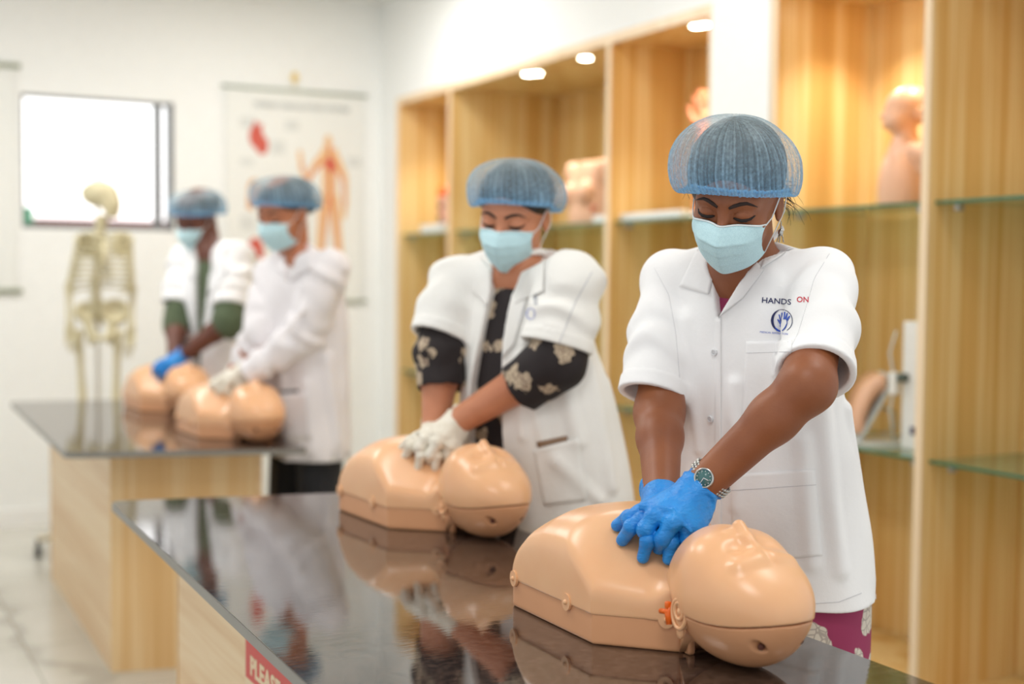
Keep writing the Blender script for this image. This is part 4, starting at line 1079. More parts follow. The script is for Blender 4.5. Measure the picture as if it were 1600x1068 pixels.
for px, py in ((1117, 550), (1111, 654)):
    h = camhit(cb, px, py); n_ = unit(h[1]) if h[1] @ h[2] < 0 else -unit(h[1]); p = h[0]+n_*.0018
    b_ = MB().cyl(p-n_*.001, p+n_*.0016, .0058, 24); ring = [p+n_*.0018+(math.cos(a)*unit(np.cross(n_, [0, 0, 1]))+math.sin(a)*unit(np.cross(np.cross(n_, [0, 0, 1]), n_)))*.0046 for a in np.linspace(0, 2*math.pi, 25)]
    b_.tube(ring, .0009, 6, cap=False); b_ = b_.build('button', 'button_white', co)
    hm = MB(); e1 = unit(np.cross(n_, [0, 0, 1])); e2 = np.cross(n_, e1)
    for sx_ in (-1, 1):
        for sy_ in (-1, 1): c_ = p+n_*.0015+e1*sx_*.0013+e2*sy_*.0013; hm.cyl(c_, c_+n_*.0003, .0005, 8)
    hm.build('thread_holes', 'dark_grey', b_)
patch_quad(cb, [(1166, 533), (1238, 531), (1232, 640), (1158, 652)], 16, 22, .0018, .0012, 'chest_pocket', 'coat_white', co)
patch_quad(cb, [(1140, 741), (1273, 732), (1285, 868), (1146, 880)], 24, 26, .0020, .0013, 'hip_pocket', 'coat_white', co)
stitch_line(cb, [(1140, 766), (1275, 757)], 'pocket_seam', 'seam_shadow', co, .0006, .0022)
stitch_line(cb, [(1166, 551), (1237, 549)], 'pocket_seam', 'seam_shadow', co, .0005, .0020)
stitch_line(cb, [(1262, 943), (1310, 940), (1346, 926)], 'hem_seam', 'seam_shadow', co, .0006, .0004)
stitch_line(cb, [(1296, 396), (1272, 435), (1264, 465), (1247, 520), (1222, 570)], 'armhole_seam', 'seam_shadow', co, .0004, .0001)
stitch_line(cb, [(1022, 418), (1045, 460), (1056, 520), (1062, 590)], 'armhole_seam', 'seam_shadow', co, .0004, .0001)
# printed words and emblem on the chest
text_on(cb, 'HANDS', 1189.5, 472.5, 12.2, 4.0, 'logo_navy', co, bold=.012, sx=1.13)
text_on(cb, 'ON', 1244.5, 471.5, 12.2, 1.0, 'logo_red', co, bold=.012, sx=1.0)
text_on(cb, 'MEDICAL SIMULATION', 1187, 519.5, 4.0, 4.5, 'logo_blue', co, sx=1.08)
cx_, cy_ = 1221.5, 500.5
def arc(cx, cy, rx, ry, a0, a1, w0, w1, n=36):
    o_, i_ = [], []
    for k in range(n+1):
        a = math.radians(a0+(a1-a0)*k/n); w_ = w0+(w1-w0)*math.sin(math.pi*k/n); o_.append((cx+rx*math.cos(a), cy-ry*math.sin(a))); i_.append((cx+(rx-w_)*math.cos(a), cy-(ry-w_)*math.sin(a)))
    return [[o_[k], o_[k+1], i_[k+1], i_[k]] for k in range(n)]
poly_on(cb, arc(cx_, cy_, 17, 17.5, 100, 262, .5, 4.2)+arc(cx_, cy_, 17, 17.5, 100, -62, .8, 1.2), 'logo_navy', co, 'emblem_ring')
hand = [[(1219.5, 500), (1229, 498), (1230, 505), (1227, 513), (1222, 517), (1218, 509)], [(1219, 508), (1214, 499), (1215.5, 498), (1221, 503)],
        [(1217, 515), (1210, 510), (1213, 516.5), (1219, 518.5), (1222.5, 516.5)]]
for (bx, by), (tx, ty) in (((1220, 500.5), (1217, 491)), ((1222.5, 499), (1221.5, 488)), ((1225, 498.5), (1226, 486.5)), ((1227, 498.5), (1230, 488.5)), ((1229, 500), (1234, 493))):
    nx, ny = unit([-(ty-by), tx-bx])*1.3; hand.append([(bx-nx, by-ny), (bx+nx, by+ny), (tx+nx*.7, ty+ny*.7), (tx-nx*.7, ty-ny*.7)])
poly_on(cb, hand, 'logo_blue', co, 'emblem_hand', off=.0036)
# watch just above the glove cuff
ax = unit(R['elL']-R['tc']); c0 = R['tc']+ax*.004-(0, 0, .0); tocam = unit(CC-c0); e1 = unit(tocam-ax*(tocam @ ax)); e1 = unit(e1*.8+unit(np.cross(ax, e1))*0+np.array([0, 0, .22])); e1 = unit(e1-ax*(e1 @ ax)); e2 = np.cross(ax, e1)
m = MB()
for k in range(30):
    a = 2*math.pi*(k+.5)/30
    if abs(math.atan2(math.sin(a), math.cos(a))) < .45: continue
    p = c0+(e1*math.cos(a)+e2*math.sin(a))*.0335; tg = -e1*math.sin(a)+e2*math.cos(a); rd = e1*math.cos(a)+e2*math.sin(a)
    for off_ in (-.0055, 0, .0055):
        q = p+ax*off_; m.sphere(q, (.0030, .0033, .0022), 8, 6, R=np.stack([ax, tg, rd], 1))
bd = m.build('watch_strap', 'silver', R['root'])
p = c0+e1*.0345
w_ = MB(); w_.cyl(p-e1*.003, p+e1*.004, .0155, 32)
w_.tube([p+e1*.004+(e2*math.cos(a)+ax*math.sin(a))*.0142 for a in np.linspace(0, 2*math.pi, 33)], .0017, 8, cap=False)
wt = w_.build('watch_case', 'silver', bd); MB().cyl(p+e1*.0035, p+e1*.0050, .0126, 32).build('watch_dial', 'watch_dial', bd)
wm = MB()
for k in range(12):
    a = 2*math.pi*k/12; r_ = e2*math.cos(a)+ax*math.sin(a); wm.tube([p+e1*.0053+r_*.0095, p+e1*.0053+r_*.0115], .0005, 5)
wm.tube([p+e1*.0054, p+e1*.0054+e2*.008+ax*.003], .0006, 5); wm.tube([p+e1*.0054, p+e1*.0054-ax*.010+e2*.002], .0005, 5); wm.build('dial_markings', 'button_white', bd)
# earring, loose hair
H = R['H']; m = MB()
for s in (1,):
    b_ = np.array([s*.078, -.008, -.038]); m.tube([H.w(b_+np.array([.002*math.cos(a), .006*math.cos(a), -.006+.008*math.sin(a)])) for a in np.linspace(0, 2*math.pi, 17)], .0007, 6, cap=False)
    q = H.w(b_+[0, 0, -.012])
    m.sphere(q-[0, 0, .006], (.0045, .0045, .006), 10, 8)
    for k in range(5): a = 2*math.pi*k/5; m.tube([q-[0, 0, .010]+np.array([math.cos(a), math.sin(a), 0])*.003, q-[0, 0, .022]+np.array([math.cos(a), math.sin(a), 0])*.006], .0009, 5)
m.build('earring', 'silver', R['root'])
rg = np.random.RandomState(5)
for s in (1, -1):
    m = MB()
    for k in range(22 if s > 0 else 8):
        b_ = np.array([s*(.070+.006*rg.rand()), -.015-.05*rg.rand()+(.05 if s < 0 else 0), .030-.05*rg.rand()*(1 if s > 0 else .2)]); pts = []
        d1 = rg.normal(size=3)*.010+[s*.010, -.010, -.014]
        for q in np.linspace(0, 1, 8): pts.append(H.w(b_+d1*q*1.3+np.array([s*.006*math.sin(q*3), -.006*q, -.020*q*q])+.003*np.array([math.sin(q*7+k), math.cos(q*6+k), 0])*q))
        m.tube(pts, np.linspace(.0006, .0002, 8), 4)
    m.build('loose_hair', 'hair_black', R['root'])
# second woman: lapels, pocket with something brown in it
R = W2; cb = R['cb']
lapel(R, [(748, 400), (772, 424), (762, 480), (738, 455)], 'coat_cream', 'lapel', off=.006, thick=.002)
lapel(R, [(824, 425), (850, 402), (850, 455), (803, 475)], 'coat_cream', 'lapel', off=.006, thick=.002)
lapel(R, [(800, 468), (824, 462), (802, 540), (785, 560)], 'coat_cream', 'lapel', off=.005, thick=.002)
patch_quad(cb, [(832, 702), (904, 684), (917, 782), (850, 790)], 14, 14, .003, .002, 'hip_pocket', 'coat_cream', R['coat'], lift=lambda u, v: .008*(1-v)**3*math.sin(math.pi*u))
ph = patch_quad(cb, [(838, 690), (886, 680), (888, 700), (842, 706)], 8, 4, .004, .004, 'pocketed_wallet', 'phone_brown', R['coat'])
stitch_line(cb, [(925, 425), (900, 470), (872, 540)], 'armhole_seam', 'seam_shadow', R['coat'], .0012, .0004)

text_on(cb, 'HANDS', 833, 446, 9, 88, 'logo_grey', R['coat'], off=.002)
poly_on(cb, arc(829, 490, 7, 9, 90, 270, .8, 2.2)+arc(829, 490, 7, 9, 90, -90, .7, 1.0), 'logo_blue', R['coat'], 'emblem_ring', off=.002)
R = W3; cb = R['cb']
lapel(R, [(432, 388), (444, 396), (449, 436), (430, 420)], 'coat_pinkish', 'collar', off=.008, thick=.003, n=5)
lapel(R, [(470, 398), (490, 380), (486, 420), (452, 440)], 'coat_pinkish', 'collar', off=.008, thick=.003, n=5)
patch_quad(cb, [(436, 610), (466, 608), (466, 615), (438, 617)], 6, 3, .004, .005, 'pocket_pen', 'dark_grey', R['coat'])
patch_quad(cb, [(432, 615), (480, 612), (486, 685), (438, 690)], 8, 8, .006, .003, 'hip_pocket', 'coat_pinkish', R['coat'])
R = M4; cb = R['cb']
lapel(R, [(288, 398), (305, 384), (306, 440), (292, 430)], 'coat_white', 'lapel', off=.008, thick=.003, n=5)
lapel(R, [(334, 398), (350, 378), (352, 430), (322, 470)], 'coat_white', 'lapel', off=.008, thick=.003, n=5)
ax = unit(R['elL']-R['tc']); c0 = R['tc']+ax*.012; e1 = unit(np.cross(ax, [0, 0, 1])); e2 = np.cross(ax, e1)
wb = MB().tube([c0+(e1*math.cos(a)+e2*math.sin(a))*.036 for a in np.linspace(0, 2*math.pi, 25)], .008, 8, cap=False).build('watch_strap', 'black_cloth', R['root'])
q = c0+unit(unit(CC-c0)+[0, 0, .6])*.038; qn = unit(q-c0); MB().cyl(q, q+qn*.01, .02, 20).build('watch_case', 'dark_grey', wb)
bpy.context.view_layer.update()
# ------------------------------------------------------------------ skeleton on its rolling stand behind the far counter
simple('bone', srgb(206, 196, 160), .6); simple('stand_steel', srgb(170, 172, 172), .3, .8); simple('poster_paper', srgb(234, 235, 230), .6)
simple('poster_grey', srgb(176, 180, 178), .6); simple('poster_light', srgb(216, 218, 214), .6); simple('poster_red', srgb(206, 92, 76), .6); simple('poster_skin', srgb(232, 190, 140), .6); simple('poster_vein', srgb(206, 70, 60), .6); simple('poster_ochre', srgb(214, 158, 104), .6)
simple('rod_green', srgb(168, 176, 158), .5); simple('vinyl_pink', srgb(226, 172, 150), .4); simple('vinyl_peach', srgb(232, 182, 148), .35); simple('coral', srgb(226, 140, 104), .45)
simple('clear_tube', srgb(206, 214, 214), .2); simple('brass_yellow', srgb(236, 206, 130), .4); simple('nipple_brown', srgb(170, 104, 78), .6); simple('inflamed_red', srgb(214, 112, 80), .6)
simple('green_print', srgb(84, 98, 90), .5)
SD = 6.05
def SK(px, py, d=0): return W(px, py, SD+d)
kp = SK(157, 500); sk = thing('anatomical_skeleton', 'life-size ivory human skeleton on a rolling stand in front of the window wall', 'skeleton', (kp[0], kp[1], 0))
def skull_f(P):
    fr = MR[0]; up = np.array([0, 0, 1.]); sd = np.cross(up, fr); Rm = np.stack([fr, sd, up], 1); o = SK(158, 305)
    L = ((P-o.astype(np.float32)) @ Rm.astype(np.float32))/1.1; Q = np.stack([L[:, 0], np.abs(L[:, 1]), L[:, 2]], 1)
    d = ell(L, (-.006, 0, .006), (.078, .058, .056)); d = smin(d, ell(L, (.042, 0, -.035), (.040, .046, .050)), .02)
    d = smin(d, ell(L, (.046, 0, -.072), (.030, .034, .024)), .012); d = smin(d, capsule(Q, (.018, .042, -.035), (.045, .030, -.082), .009, .010), .008)
    d = smax(d, -ell(Q, (.080, .022, -.010), (.012, .013, .012)), .004); d = smax(d, -ell(L, (.086, 0, -.034), (.012, .007, .012)), .003)
    d = smax(d, -ell(L, (.078, 0, -.064), (.012, .026, .003)), .002)
    return d*1.1
o_ = SK(158, 305); v, f = nets(skull_f, o_-.12, o_+.12, .0045); mesh_obj('skull', v, f, 'bone', sk)
m = MB(); sp = [SK(160, 338), SK(158, 352), SK(155, 372), SK(153, 400), SK(151, 430), SK(149, 458), SK(150, 482)]
m.tube(sp, [.012]*7, 10)
for q in np.linspace(0, 1, 26):
    p = [np.interp(q, np.linspace(0, 1, 7), [a[k] for a in sp]) for k in range(3)]; m.sphere(p, (.020, .020, .0095), 10, 6); m.tube([np.array(p)+[.028, 0, 0], np.array(p)-[.028, 0, 0]], .005, 6)
m.build('spine', 'bone', sk)
fr, bk = MR[0], unit([MR[2][0], MR[2][1], 0])
cages = SK(162, 372)
for k in range(10):
    yy = 374+k*8.2; wid = np.interp(k, [0, 3, 6, 9], [.075, .125, .135, .115]); dep = np.interp(k, [0, 3, 9], [.05, .09, .085]); c_ = SK(161-k*.3, yy); 
    for s in (-1, 1):
        pts = []
        for a in np.linspace(-.08, 1.0 if k < 7 else .72, 14):
            an = math.pi*a; pts.append(c_+bk*(dep*math.cos(an))+fr*s*(wid*math.sin(an)+.012)-np.array([0, 0, .035*a]))
        MB().tube(pts, .0052, 7).build('rib', 'bone', sk)
m = MB(); m.tube([SK(163, 376, -.075), SK(163, 400, -.09), SK(163, 424, -.09)], [.016, .013, .009], 8); m.build('breastbone', 'bone', sk)
for s, x0 in ((-1, 126), (1, 200)):
    MB().tube([SK(163, 370, -.06), SK((163+x0)/2, 364, -.05), SK(x0, 366)], [.008, .006, .009], 8).build('collar_bone', 'bone', sk)
    def scap(P, x0=x0): return smin(ell(P, SK(x0-s*12 if True else x0, 382, .06), (.045, .012, .06)), capsule(P, SK(x0, 368), SK(x0-s*14, 374, .06), .012, .008), .02)
    v, f = nets(scap, SK(x0-s*12, 382)-.15, SK(x0-s*12, 382)+.15, .005); mesh_obj('shoulder_blade', v, f, 'bone', sk)
def bone(name, a, b, r, knob=1.7):
    a, b = np.array(a), np.array(b); ts = [0, .04, .12, .5, .88, .96, 1]; rs = [r*knob*.8, r*knob, r*1.1, r*.85, r*1.1, r*knob, r*knob*.8]
    return MB().tube([a+(b-a)*t_ for t_ in ts], rs, 10).build(name, 'bone', sk)
for sh, el, wr, hd in (((123, 370, 0), (107, 449, 0), (109, 512, -.03), (113, 540, -.05)), ((203, 370, 0), (207, 452, .03), (204, 515, 0), (199, 548, -.02))):
    bone('upper_arm_bone', SK(*sh), SK(*el), .012); bone('forearm_bone', SK(*el)+fr*.008, SK(*wr)+fr*.012, .0075); bone('forearm_bone', SK(*el)-fr*.008, SK(*wr)-fr*.010, .0065)
    m = MB(); a, b = SK(*wr), SK(*hd); m.sphere(a-np.array([0, 0, .015]), (.024, .014, .018), 10, 8)
    for k in range(5):
        t0 = a+fr*(k-2)*.009-[0, 0, .02]; t1 = b+fr*(k-2)*.014-[0, 0, .03*(k not in (0, 4))]; m.tube([t0, (t0+t1)/2, t1], [.0055, .0045, .0035], 6)
    m.build('hand_bones', 'bone', sk)
def pelvis(P):
    d = None
    for s, cx, w_ in ((-1, 134, .9), (1, 180, 1.15)):
        q = ell(P, SK(cx, 487), (.060*w_, .035, .052*w_)); q = smax(q, -ell(P, SK(cx-s*3, 484, -.03), (.050*w_, .030, .044*w_)), .01)
        q = smin(q, capsule(P, SK(cx-s*4, 505), SK(158+s*10, 528, -.04), .017, .014), .02); q = smin(q, capsule(P, SK(cx-s*2, 500), SK(158+s*16, 535), .015, .014), .02)
        d = q if d is None else smin(d, q, .01)
    d = smin(d, capsule(P, SK(153, 478, .04), SK(155, 505, .05), .034, .014), .02); d = smin(d, capsule(P, SK(148, 529, -.04), SK(170, 528, -.04), .013, .013), .01)
    return d
v, f = nets(pelvis, SK(155, 500)-.22, SK(155, 500)+.22, .005); mesh_obj('pelvis', v, f, 'bone', sk)
for hp, kn, an in (((122, 515), (130, 640), (128, 790)), ((184, 515), (181, 640), (179, 790))):
    a, b, c_ = SK(*hp), SK(*kn), SK(*an); bone('thigh_bone', a, b, .0165); bone('shin_bone', b-[0, 0, .03], c_, .013); bone('calf_bone', b+fr*.03-[0, 0, .05], c_+fr*.022, .006, 1.4)
    m = MB(); m.sphere(b+np.array([0, 0, -.01])-bk*.03, (.020, .010, .022), 10, 8); m.build('kneecap', 'bone', sk)
    m = MB(); m.sphere(c_-[0, 0, .03]+bk*.02, (.022, .03, .022), 10, 8)
    for k in range(5): m.tube([c_-[0, 0, .03]+fr*(k-2)*.010, c_-bk*.09-[0, 0, .055]+fr*(k-2)*.016, c_-bk*.15-[0, 0, .07]+fr*(k-2)*.018], [.009, .007, .005], 6)
    m.build('foot_bones', 'bone', sk)
# rolling stand that carries it
bc = SK(155, 860, .12)*[1, 1, 0]
st = sk
MB().tube([bc+[0, 0, .09], bc+[0, 0, 1.80], bc-bk*.05+[0, 0, 1.86], SK(160, 284)+[0, 0, .03], SK(162, 288)], [.010, .009, .006, .005, .004], 10).build('stand_pole', 'white_plastic', st)
for k in range(5):
    a = 2*math.pi*k/5+.62; e = bc+np.array([math.cos(a), math.sin(a), 0])*.27
    l_ = MB().tube([bc+[0, 0, .10], e+[0, 0, .085]], [.020, .014], 8).build('stand_leg', 'beige_plastic', st)
    cs = MB(); cs.tube([e+[0, 0, .085], e+[0, 0, .055]], .008, 8); cs.tube([e+[-.012, 0, .028], e+[.012, 0, .028]], .028, 16); cs.build('caster', 'black_rubber', l_)
# ------------------------------------------------------------------ charts on the back wall
def quadY(px0, py0, px1, py1):
    a, b = TP(px0, py0, 1, YB-.012), TP(px1, py1, 1, YB-.012); return a[0], b[0], b[2], a[2]
pa, pb, pz0, pz1 = TP(352, 140, 1, YB-.012)[0], TP(568, 150, 1, YB-.012)[0], TP(555, 470, 1, YB-.012)[2], TP(460, 142, 1, YB-.012)[2]
pc = thing('wall_chart', 'hanging white anatomy chart with red heart drawing and standing human figure', 'wall chart', ((pa+pb)/2, YB-.01, pz0), 'hanging wall charts')
box('paper', (pa, YB-.012, pz0), (pb, YB-.009, pz1), 'poster_paper', pc)
for z in (pz0, pz1): MB().tube([(pa-.02, YB-.016, z), (pb+.02, YB-.016, z)], .008, 12).build('hanging_rod', 'rod_green', pc)
PW, PH = pb-pa, pz1-pz0
def pp_(u, v, lift=.0135): return (pa+u*PW, YB-lift, pz1-v*PH)
text_mesh('chart_title', 'HUMAN CIRCULATORY SYSTEM', .038, 'poster_grey', pp_(.20, .085), (1, 0, 0), (0, 0, 1), pc, bold=.0015)
def fig(name, polys, mat):
    m = MB()
    for ki, pl in enumerate(polys):
        n = len(pl); m.add([pp_(u, v, .0124) for u, v in pl]+[pp_(u, v, .0130+ki*.0002) for u, v in pl], [tuple(range(n)), tuple(range(2*n-1, n-1, -1))]+[(i, (i+1) % n, n+(i+1) % n, n+i) for i in range(n)])
    return m.build(name, mat, pc, smooth=False)
def stroke(pts, w0, w1):
    pts = np.array(pts, float); n = len(pts); L_, R_ = [], []
    for i in range(n):
        t_ = unit(pts[min(i+1, n-1)]-pts[max(i-1, 0)]); nn = np.array([-t_[1], t_[0]]); w_ = w0+(w1-w0)*i/(n-1); L_.append(pts[i]+nn*w_); R_.append(pts[i]-nn*w_)
    return [tuple(p) for p in L_+R_[::-1]]
def circ(u, v, ru, rv, n=20): return [(u+ru*math.cos(2*math.pi*k/n), v+rv*math.sin(2*math.pi*k/n)) for k in range(n)]
B_ = [(.745, .30), (.745, .52)]
fig('figure_drawing', [circ(.735, .235, .030, .036), stroke([(.745, .26), (.745, .50)], .060, .050), stroke([(.70, .30), (.63, .36), (.575, .43), (.54, .36), (.525, .28)], .028, .014),
     stroke([(.79, .30), (.86, .40), (.865, .52), (.85, .60)], .028, .014), stroke([(.715, .49), (.690, .66), (.665, .84), (.67, .95)], .042, .018), stroke([(.775, .49), (.80, .66), (.83, .84), (.84, .95)], .042, .018)], 'poster_skin')
def fig2(name, polys, mat):
    m = MB()
    for ki, pl in enumerate(polys):
        n = len(pl); m.add([pp_(u, v, .0130) for u, v in pl]+[pp_(u, v, .0146+ki*.0002) for u, v in pl], [tuple(range(n)), tuple(range(2*n-1, n-1, -1))]+[(i, (i+1) % n, n+(i+1) % n, n+i) for i in range(n)])
    return m.build(name, mat, pc, smooth=False)
fig2('vessel_drawing', [circ(.752, .345, .030, .032), stroke([(.748, .25), (.750, .50)], .007, .006), stroke([(.745, .49), (.715, .60), (.70, .85)], .006, .003), stroke([(.75, .49), (.79, .62), (.825, .85)], .006, .003),
     stroke([(.74, .31), (.65, .36), (.585, .42), (.545, .34)], .005, .003), stroke([(.76, .31), (.845, .42), (.855, .55)], .005, .003)], 'poster_vein')
fig('heart_drawing', [circ(.215, .225, .050, .055), circ(.255, .265, .045, .045), stroke([(.20, .20), (.215, .155)], .016, .012), stroke([(.235, .20), (.25, .165)], .013, .010)], 'poster_red')
fig('organ_drawing', [circ(.20, .47, .045, .045), circ(.22, .50, .05, .035), stroke([(.18, .50), (.17, .57)], .03, .02)], 'poster_ochre')
fig('organ_drawing', [circ(.21, .74, .05, .04), circ(.24, .77, .03, .03)], 'poster_red')
for (u, v, n_) in ((.10, .14, 3), (.42, .14, 3), (.32, .24, 4), (.10, .33, 2), (.36, .45, 5), (.10, .60, 4), (.40, .70, 5), (.88, .30, 3)):
    fig('caption_block', [[(u, v), (u+.10, v), (u+.10, v+n_*.016), (u, v+n_*.016)]], 'poster_light')
hk = TP(460, 121, 1, YB-.01); MBh = MB().sphere((hk[0], YB-.016, hk[2]), (.022, .014, .030), 12, 8); MBh.tube([(hk[0], YB-.02, hk[2]-.02), (hk[0], YB-.02, pz1+.01)], .002, 6)
tag(MBh.build('wall_hook', 'brass_yellow', origin=(hk[0], YB, hk[2])), 'small yellow hook above the anatomy chart on the back wall', 'hook')
q1 = TP(26, 103, 1, YB-.012); q0 = TP(26, 454, 1, YB-.012)
lc_ = thing('wall_chart', 'pale hanging chart cut off by the picture edge, beside the window', 'wall chart', (q1[0]-.4, YB-.01, q0[2]), 'hanging wall charts')
box('paper', (q1[0]-.85, YB-.012, q0[2]), (q1[0]-.01, YB-.009, q1[2]), 'poster_paper', lc_)
for z in (q0[2], q1[2]): MB().tube([(q1[0]-.87, YB-.016, z), (q1[0]+.015, YB-.016, z)], .013, 12).build('hanging_rod', 'rod_green', lc_)
# ------------------------------------------------------------------ teaching models on the glass shelves
ZU, ZLo = 1.5325, .7725
# small cutaway model on a white box, far bay
a = TP(672, 360, 0, XR+.12); b = TP(706, 358, 0, XR+.12)
wb = MB().box((XR+.06, b[1], ZU), (XR+.22, a[1], ZU+.045), .004).build('storage_box', 'white_plastic', smooth=False, origin=(XR+.14, (a[1]+b[1])/2, ZU)); tag(wb, 'low white box on the upper glass shelf under the small orange model', 'box')
mc = TP(695, 325, 0, XR+.14); ms = thing('anatomy_model', 'small orange and grey cutaway anatomy model on a white box in the farthest bay', 'anatomy model', (mc[0], mc[1], ZU+.045))
z0 = ZU+.045
MB().prism([(mc[0]+.05*math.cos(k*math.pi/8), mc[1]+.05*math.sin(k*math.pi/8)) for k in range(16)], z0, z0+.012).build('base', 'grey_plastic', ms, smooth=False)
def am(P):
    d = chain(P, [(mc[0], mc[1], z0+.01), (mc[0], mc[1], z0+.07), (mc[0], mc[1], z0+.13)], [.030, .036, .040], .01)
    d = smax(d, -ell(P, (mc[0]-.035, mc[1]-.01, z0+.10), (.018, .02, .024)), .005); return smax(d, -ell(P, (mc[0]-.035, mc[1]-.005, z0+.04), (.016, .016, .018)), .005)
v, f = nets(am, np.array([mc[0]-.07, mc[1]-.07, z0]), np.array([mc[0]+.07, mc[1]+.07, z0+.2]), .004); mesh_obj('trunk', v, f, 'vinyl_pink', ms)
MB().sphere((mc[0], mc[1], z0+.175), (.040, .040, .036), 16, 10).build('head', 'orange_plastic', ms)
for q in ((-.030, -.01, .10), (-.030, -.005, .04)): MB().sphere((mc[0]+q[0], mc[1]+q[1], z0+q[2]), (.012, .013, .016), 10, 8).build('organ', 'dark_grey', ms)
# female torso model in the wide bay
tc_ = TP(924, 300, 0, XR+.17); tm = thing('torso_model', 'pale flesh torso model with breast examination patches on the wide bay upper shelf', 'torso model', (tc_[0], tc_[1], ZU))
def tors(P):
    L = P-np.array([tc_[0], tc_[1], ZU], np.float32)     # faces -x (the room)
    d = smax(ell(L, (0, 0, .10), (.078, .145, .22)), -L[:, 2], .004); d = smin(d, ell(L, (0, 0, .03), (.075, .125, .09)), .04)
    for s in (-1, 1):
        d = smin(d, ell(L, (0, s*.125, .235), (.058, .052, .066)), .04); d = smin(d, ell(L, (-.070, s*.062, .135), (.040, .052, .050)), .02)
    d = smax(d, -ell(L, (0, 0, .36), (.05, .07, .08)), .03); d = smax(d, -L[:, 2], .003); return smax(d, L[:, 2]-.285, .02)
v, f = nets(tors, np.array([tc_[0]-.14, tc_[1]-.22, ZU]), np.array([tc_[0]+.12, tc_[1]+.22, ZU+.34]), .005); mesh_obj('body', v, f, 'vinyl_peach', tm)
tb_ = bvh_of(v, f)
for px, py, r_, mt, nm in ((916, 311, .011, 'nipple_brown', 'nipple'), (926, 326, .018, 'inflamed_red', 'red_patch')):
    h_ = camhit(tb_, px, py)
    if h_: MB().sphere(h_[0], (r_*.5, r_, r_), 14, 10).build(nm, mt, tm)
def shelfbox(px0, px1, py, hgt, name, label, x=XR+.045, dp=.05, z=ZU, cat='box', mat='white_plastic'):
    a, b = TP(px0, py, 0, x), TP(px1, py, 0, x); o = MB().box((x, b[1], z), (x+dp, a[1], z+hgt), .004).build(name, mat, smooth=False, origin=(x, (a[1]+b[1])/2, z)); return tag(o, label, cat)
shelfbox(926, 947, 348, .028, 'storage_box', 'narrow white box on the shelf edge in front of the torso model')
shelfbox(969, 1062, 345, .028, 'storage_box', 'long narrow white box along the shelf edge beside the white pillar')
# hand model standing in the bay by the pillar
hc = TP(1104, 170, 0, XR+.2); hm = thing('hand_model', 'coral coloured upright hand and forearm model next to the white pillar', 'hand model', (hc[0], hc[1], ZU))
def handf(P):
    L = P-np.array([hc[0], hc[1], ZU], np.float32); d = chain(L, [(0, 0, .02), (0, 0, .22), (0, 0, .34)], [.048, .040, .030], .02)
    pal = ell(L, (0, 0, .385), (.022, .046, .052)); d = smin(d, pal, .02)
    for k, (y, hh) in enumerate(((-.036, .455), (-.013, .485), (.011, .492), (.033, .470))): d = smin(d, chain(L, [(0, y*.8, .41), (-.010, y*1.25, (hh+.41)/2), (-.022, y*1.5, hh)], [.0125, .0115, .009], .004), .005)
    d = smin(d, chain(L, [(-.005, .035, .36), (-.02, .066, .40), (-.03, .075, .435)], [.014, .012, .009], .004), .008)
    return smax(d, -L[:, 2], .003)
v, f = nets(handf, np.array([hc[0]-.08, hc[1]-.11, ZU]), np.array([hc[0]+.08, hc[1]+.11, ZU+.52]), .004); mesh_obj('hand', v, f, 'coral', hm)
MB().cyl((hc[0], hc[1], ZU), (hc[0], hc[1], ZU+.02), .065, 28).build('base', 'white_plastic', hm)
# infant bust on the upper shelf behind the nearest woman
IX = XR+.15
ic = TP(1413, 318, 0, IX); im = thing('infant_manikin', 'bald flesh coloured infant head and torso manikin on the upper glass shelf', 'infant manikin', (ic[0], ic[1], ZU))
fcd = unit(-MR[0]*[1, 1, 0]+np.array([-.12, 0, 0])); sdd = np.cross([0, 0, 1.], fcd); RI = np.stack([fcd, sdd, [0, 0, 1.]], 1)
ih = TP(1414, 172, 0, IX); hz_ = ih[2]-ZU; shy = ih-np.array([ic[0], ic[1], ih[2]])
def inf(P):
    L = ((P-np.array([ic[0], ic[1], ZU], np.float32)) @ RI.astype(np.float32)); Q = np.stack([L[:, 0], np.abs(L[:, 1]), L[:, 2]], 1)
    d = smax(ell(L, (0, 0, .045), (.083, .088, .17)), -L[:, 2], .004)
    d = smin(d, capsule(L, (.0, 0, .19), (.0, 0, .25), .036, .033), .03)
    d = smin(d, ell(L, (-.010, 0, hz_+.012), (.076, .062, .062)), .015)
    d = smin(d, ell(L, (.030, 0, hz_-.028), (.042, .046, .042)), .025); d = smin(d, ell(Q, (.040, .026, hz_-.036), (.024, .022, .024)), .015)
    d = smin(d, ell(L, (.074, 0, hz_-.020), (.010, .009, .009)), .008); d = smin(d, ell(L, (.068, 0, hz_-.045), (.008, .014, .006)), .006)
    d = smax(d, -ell(L, (.077, 0, hz_-.036), (.006, .012, .0035)), .003); d = smax(d, -ell(Q, (.070, .024, hz_-.006), (.012, .014, .008)), .008); d = smin(d, ell(Q, (.058, .024, hz_-.008), (.010, .012, .008)), .004)
    e = ell(Q, (-.022, .060, hz_-.018), (.016, .010, .020)); e = smax(e, -ell(Q, (-.018, .069, hz_-.016), (.009, .006, .012)), .003); d = smin(d, e, .004)
    d = smin(d, chain(Q, [(-.012, .062, .165), (-.03, .088, .150), (-.035, .090, .115)], [.030, .028, .024], .02), .016)
    return smax(d, -L[:, 2], .003)
v, f = nets(inf, np.array([ic[0]-.16, ic[1]-.16, ZU]), np.array([ic[0]+.16, ic[1]+.16, ZU+.46]), .0036); mesh_obj('body', v, f, 'vinyl_peach', im)
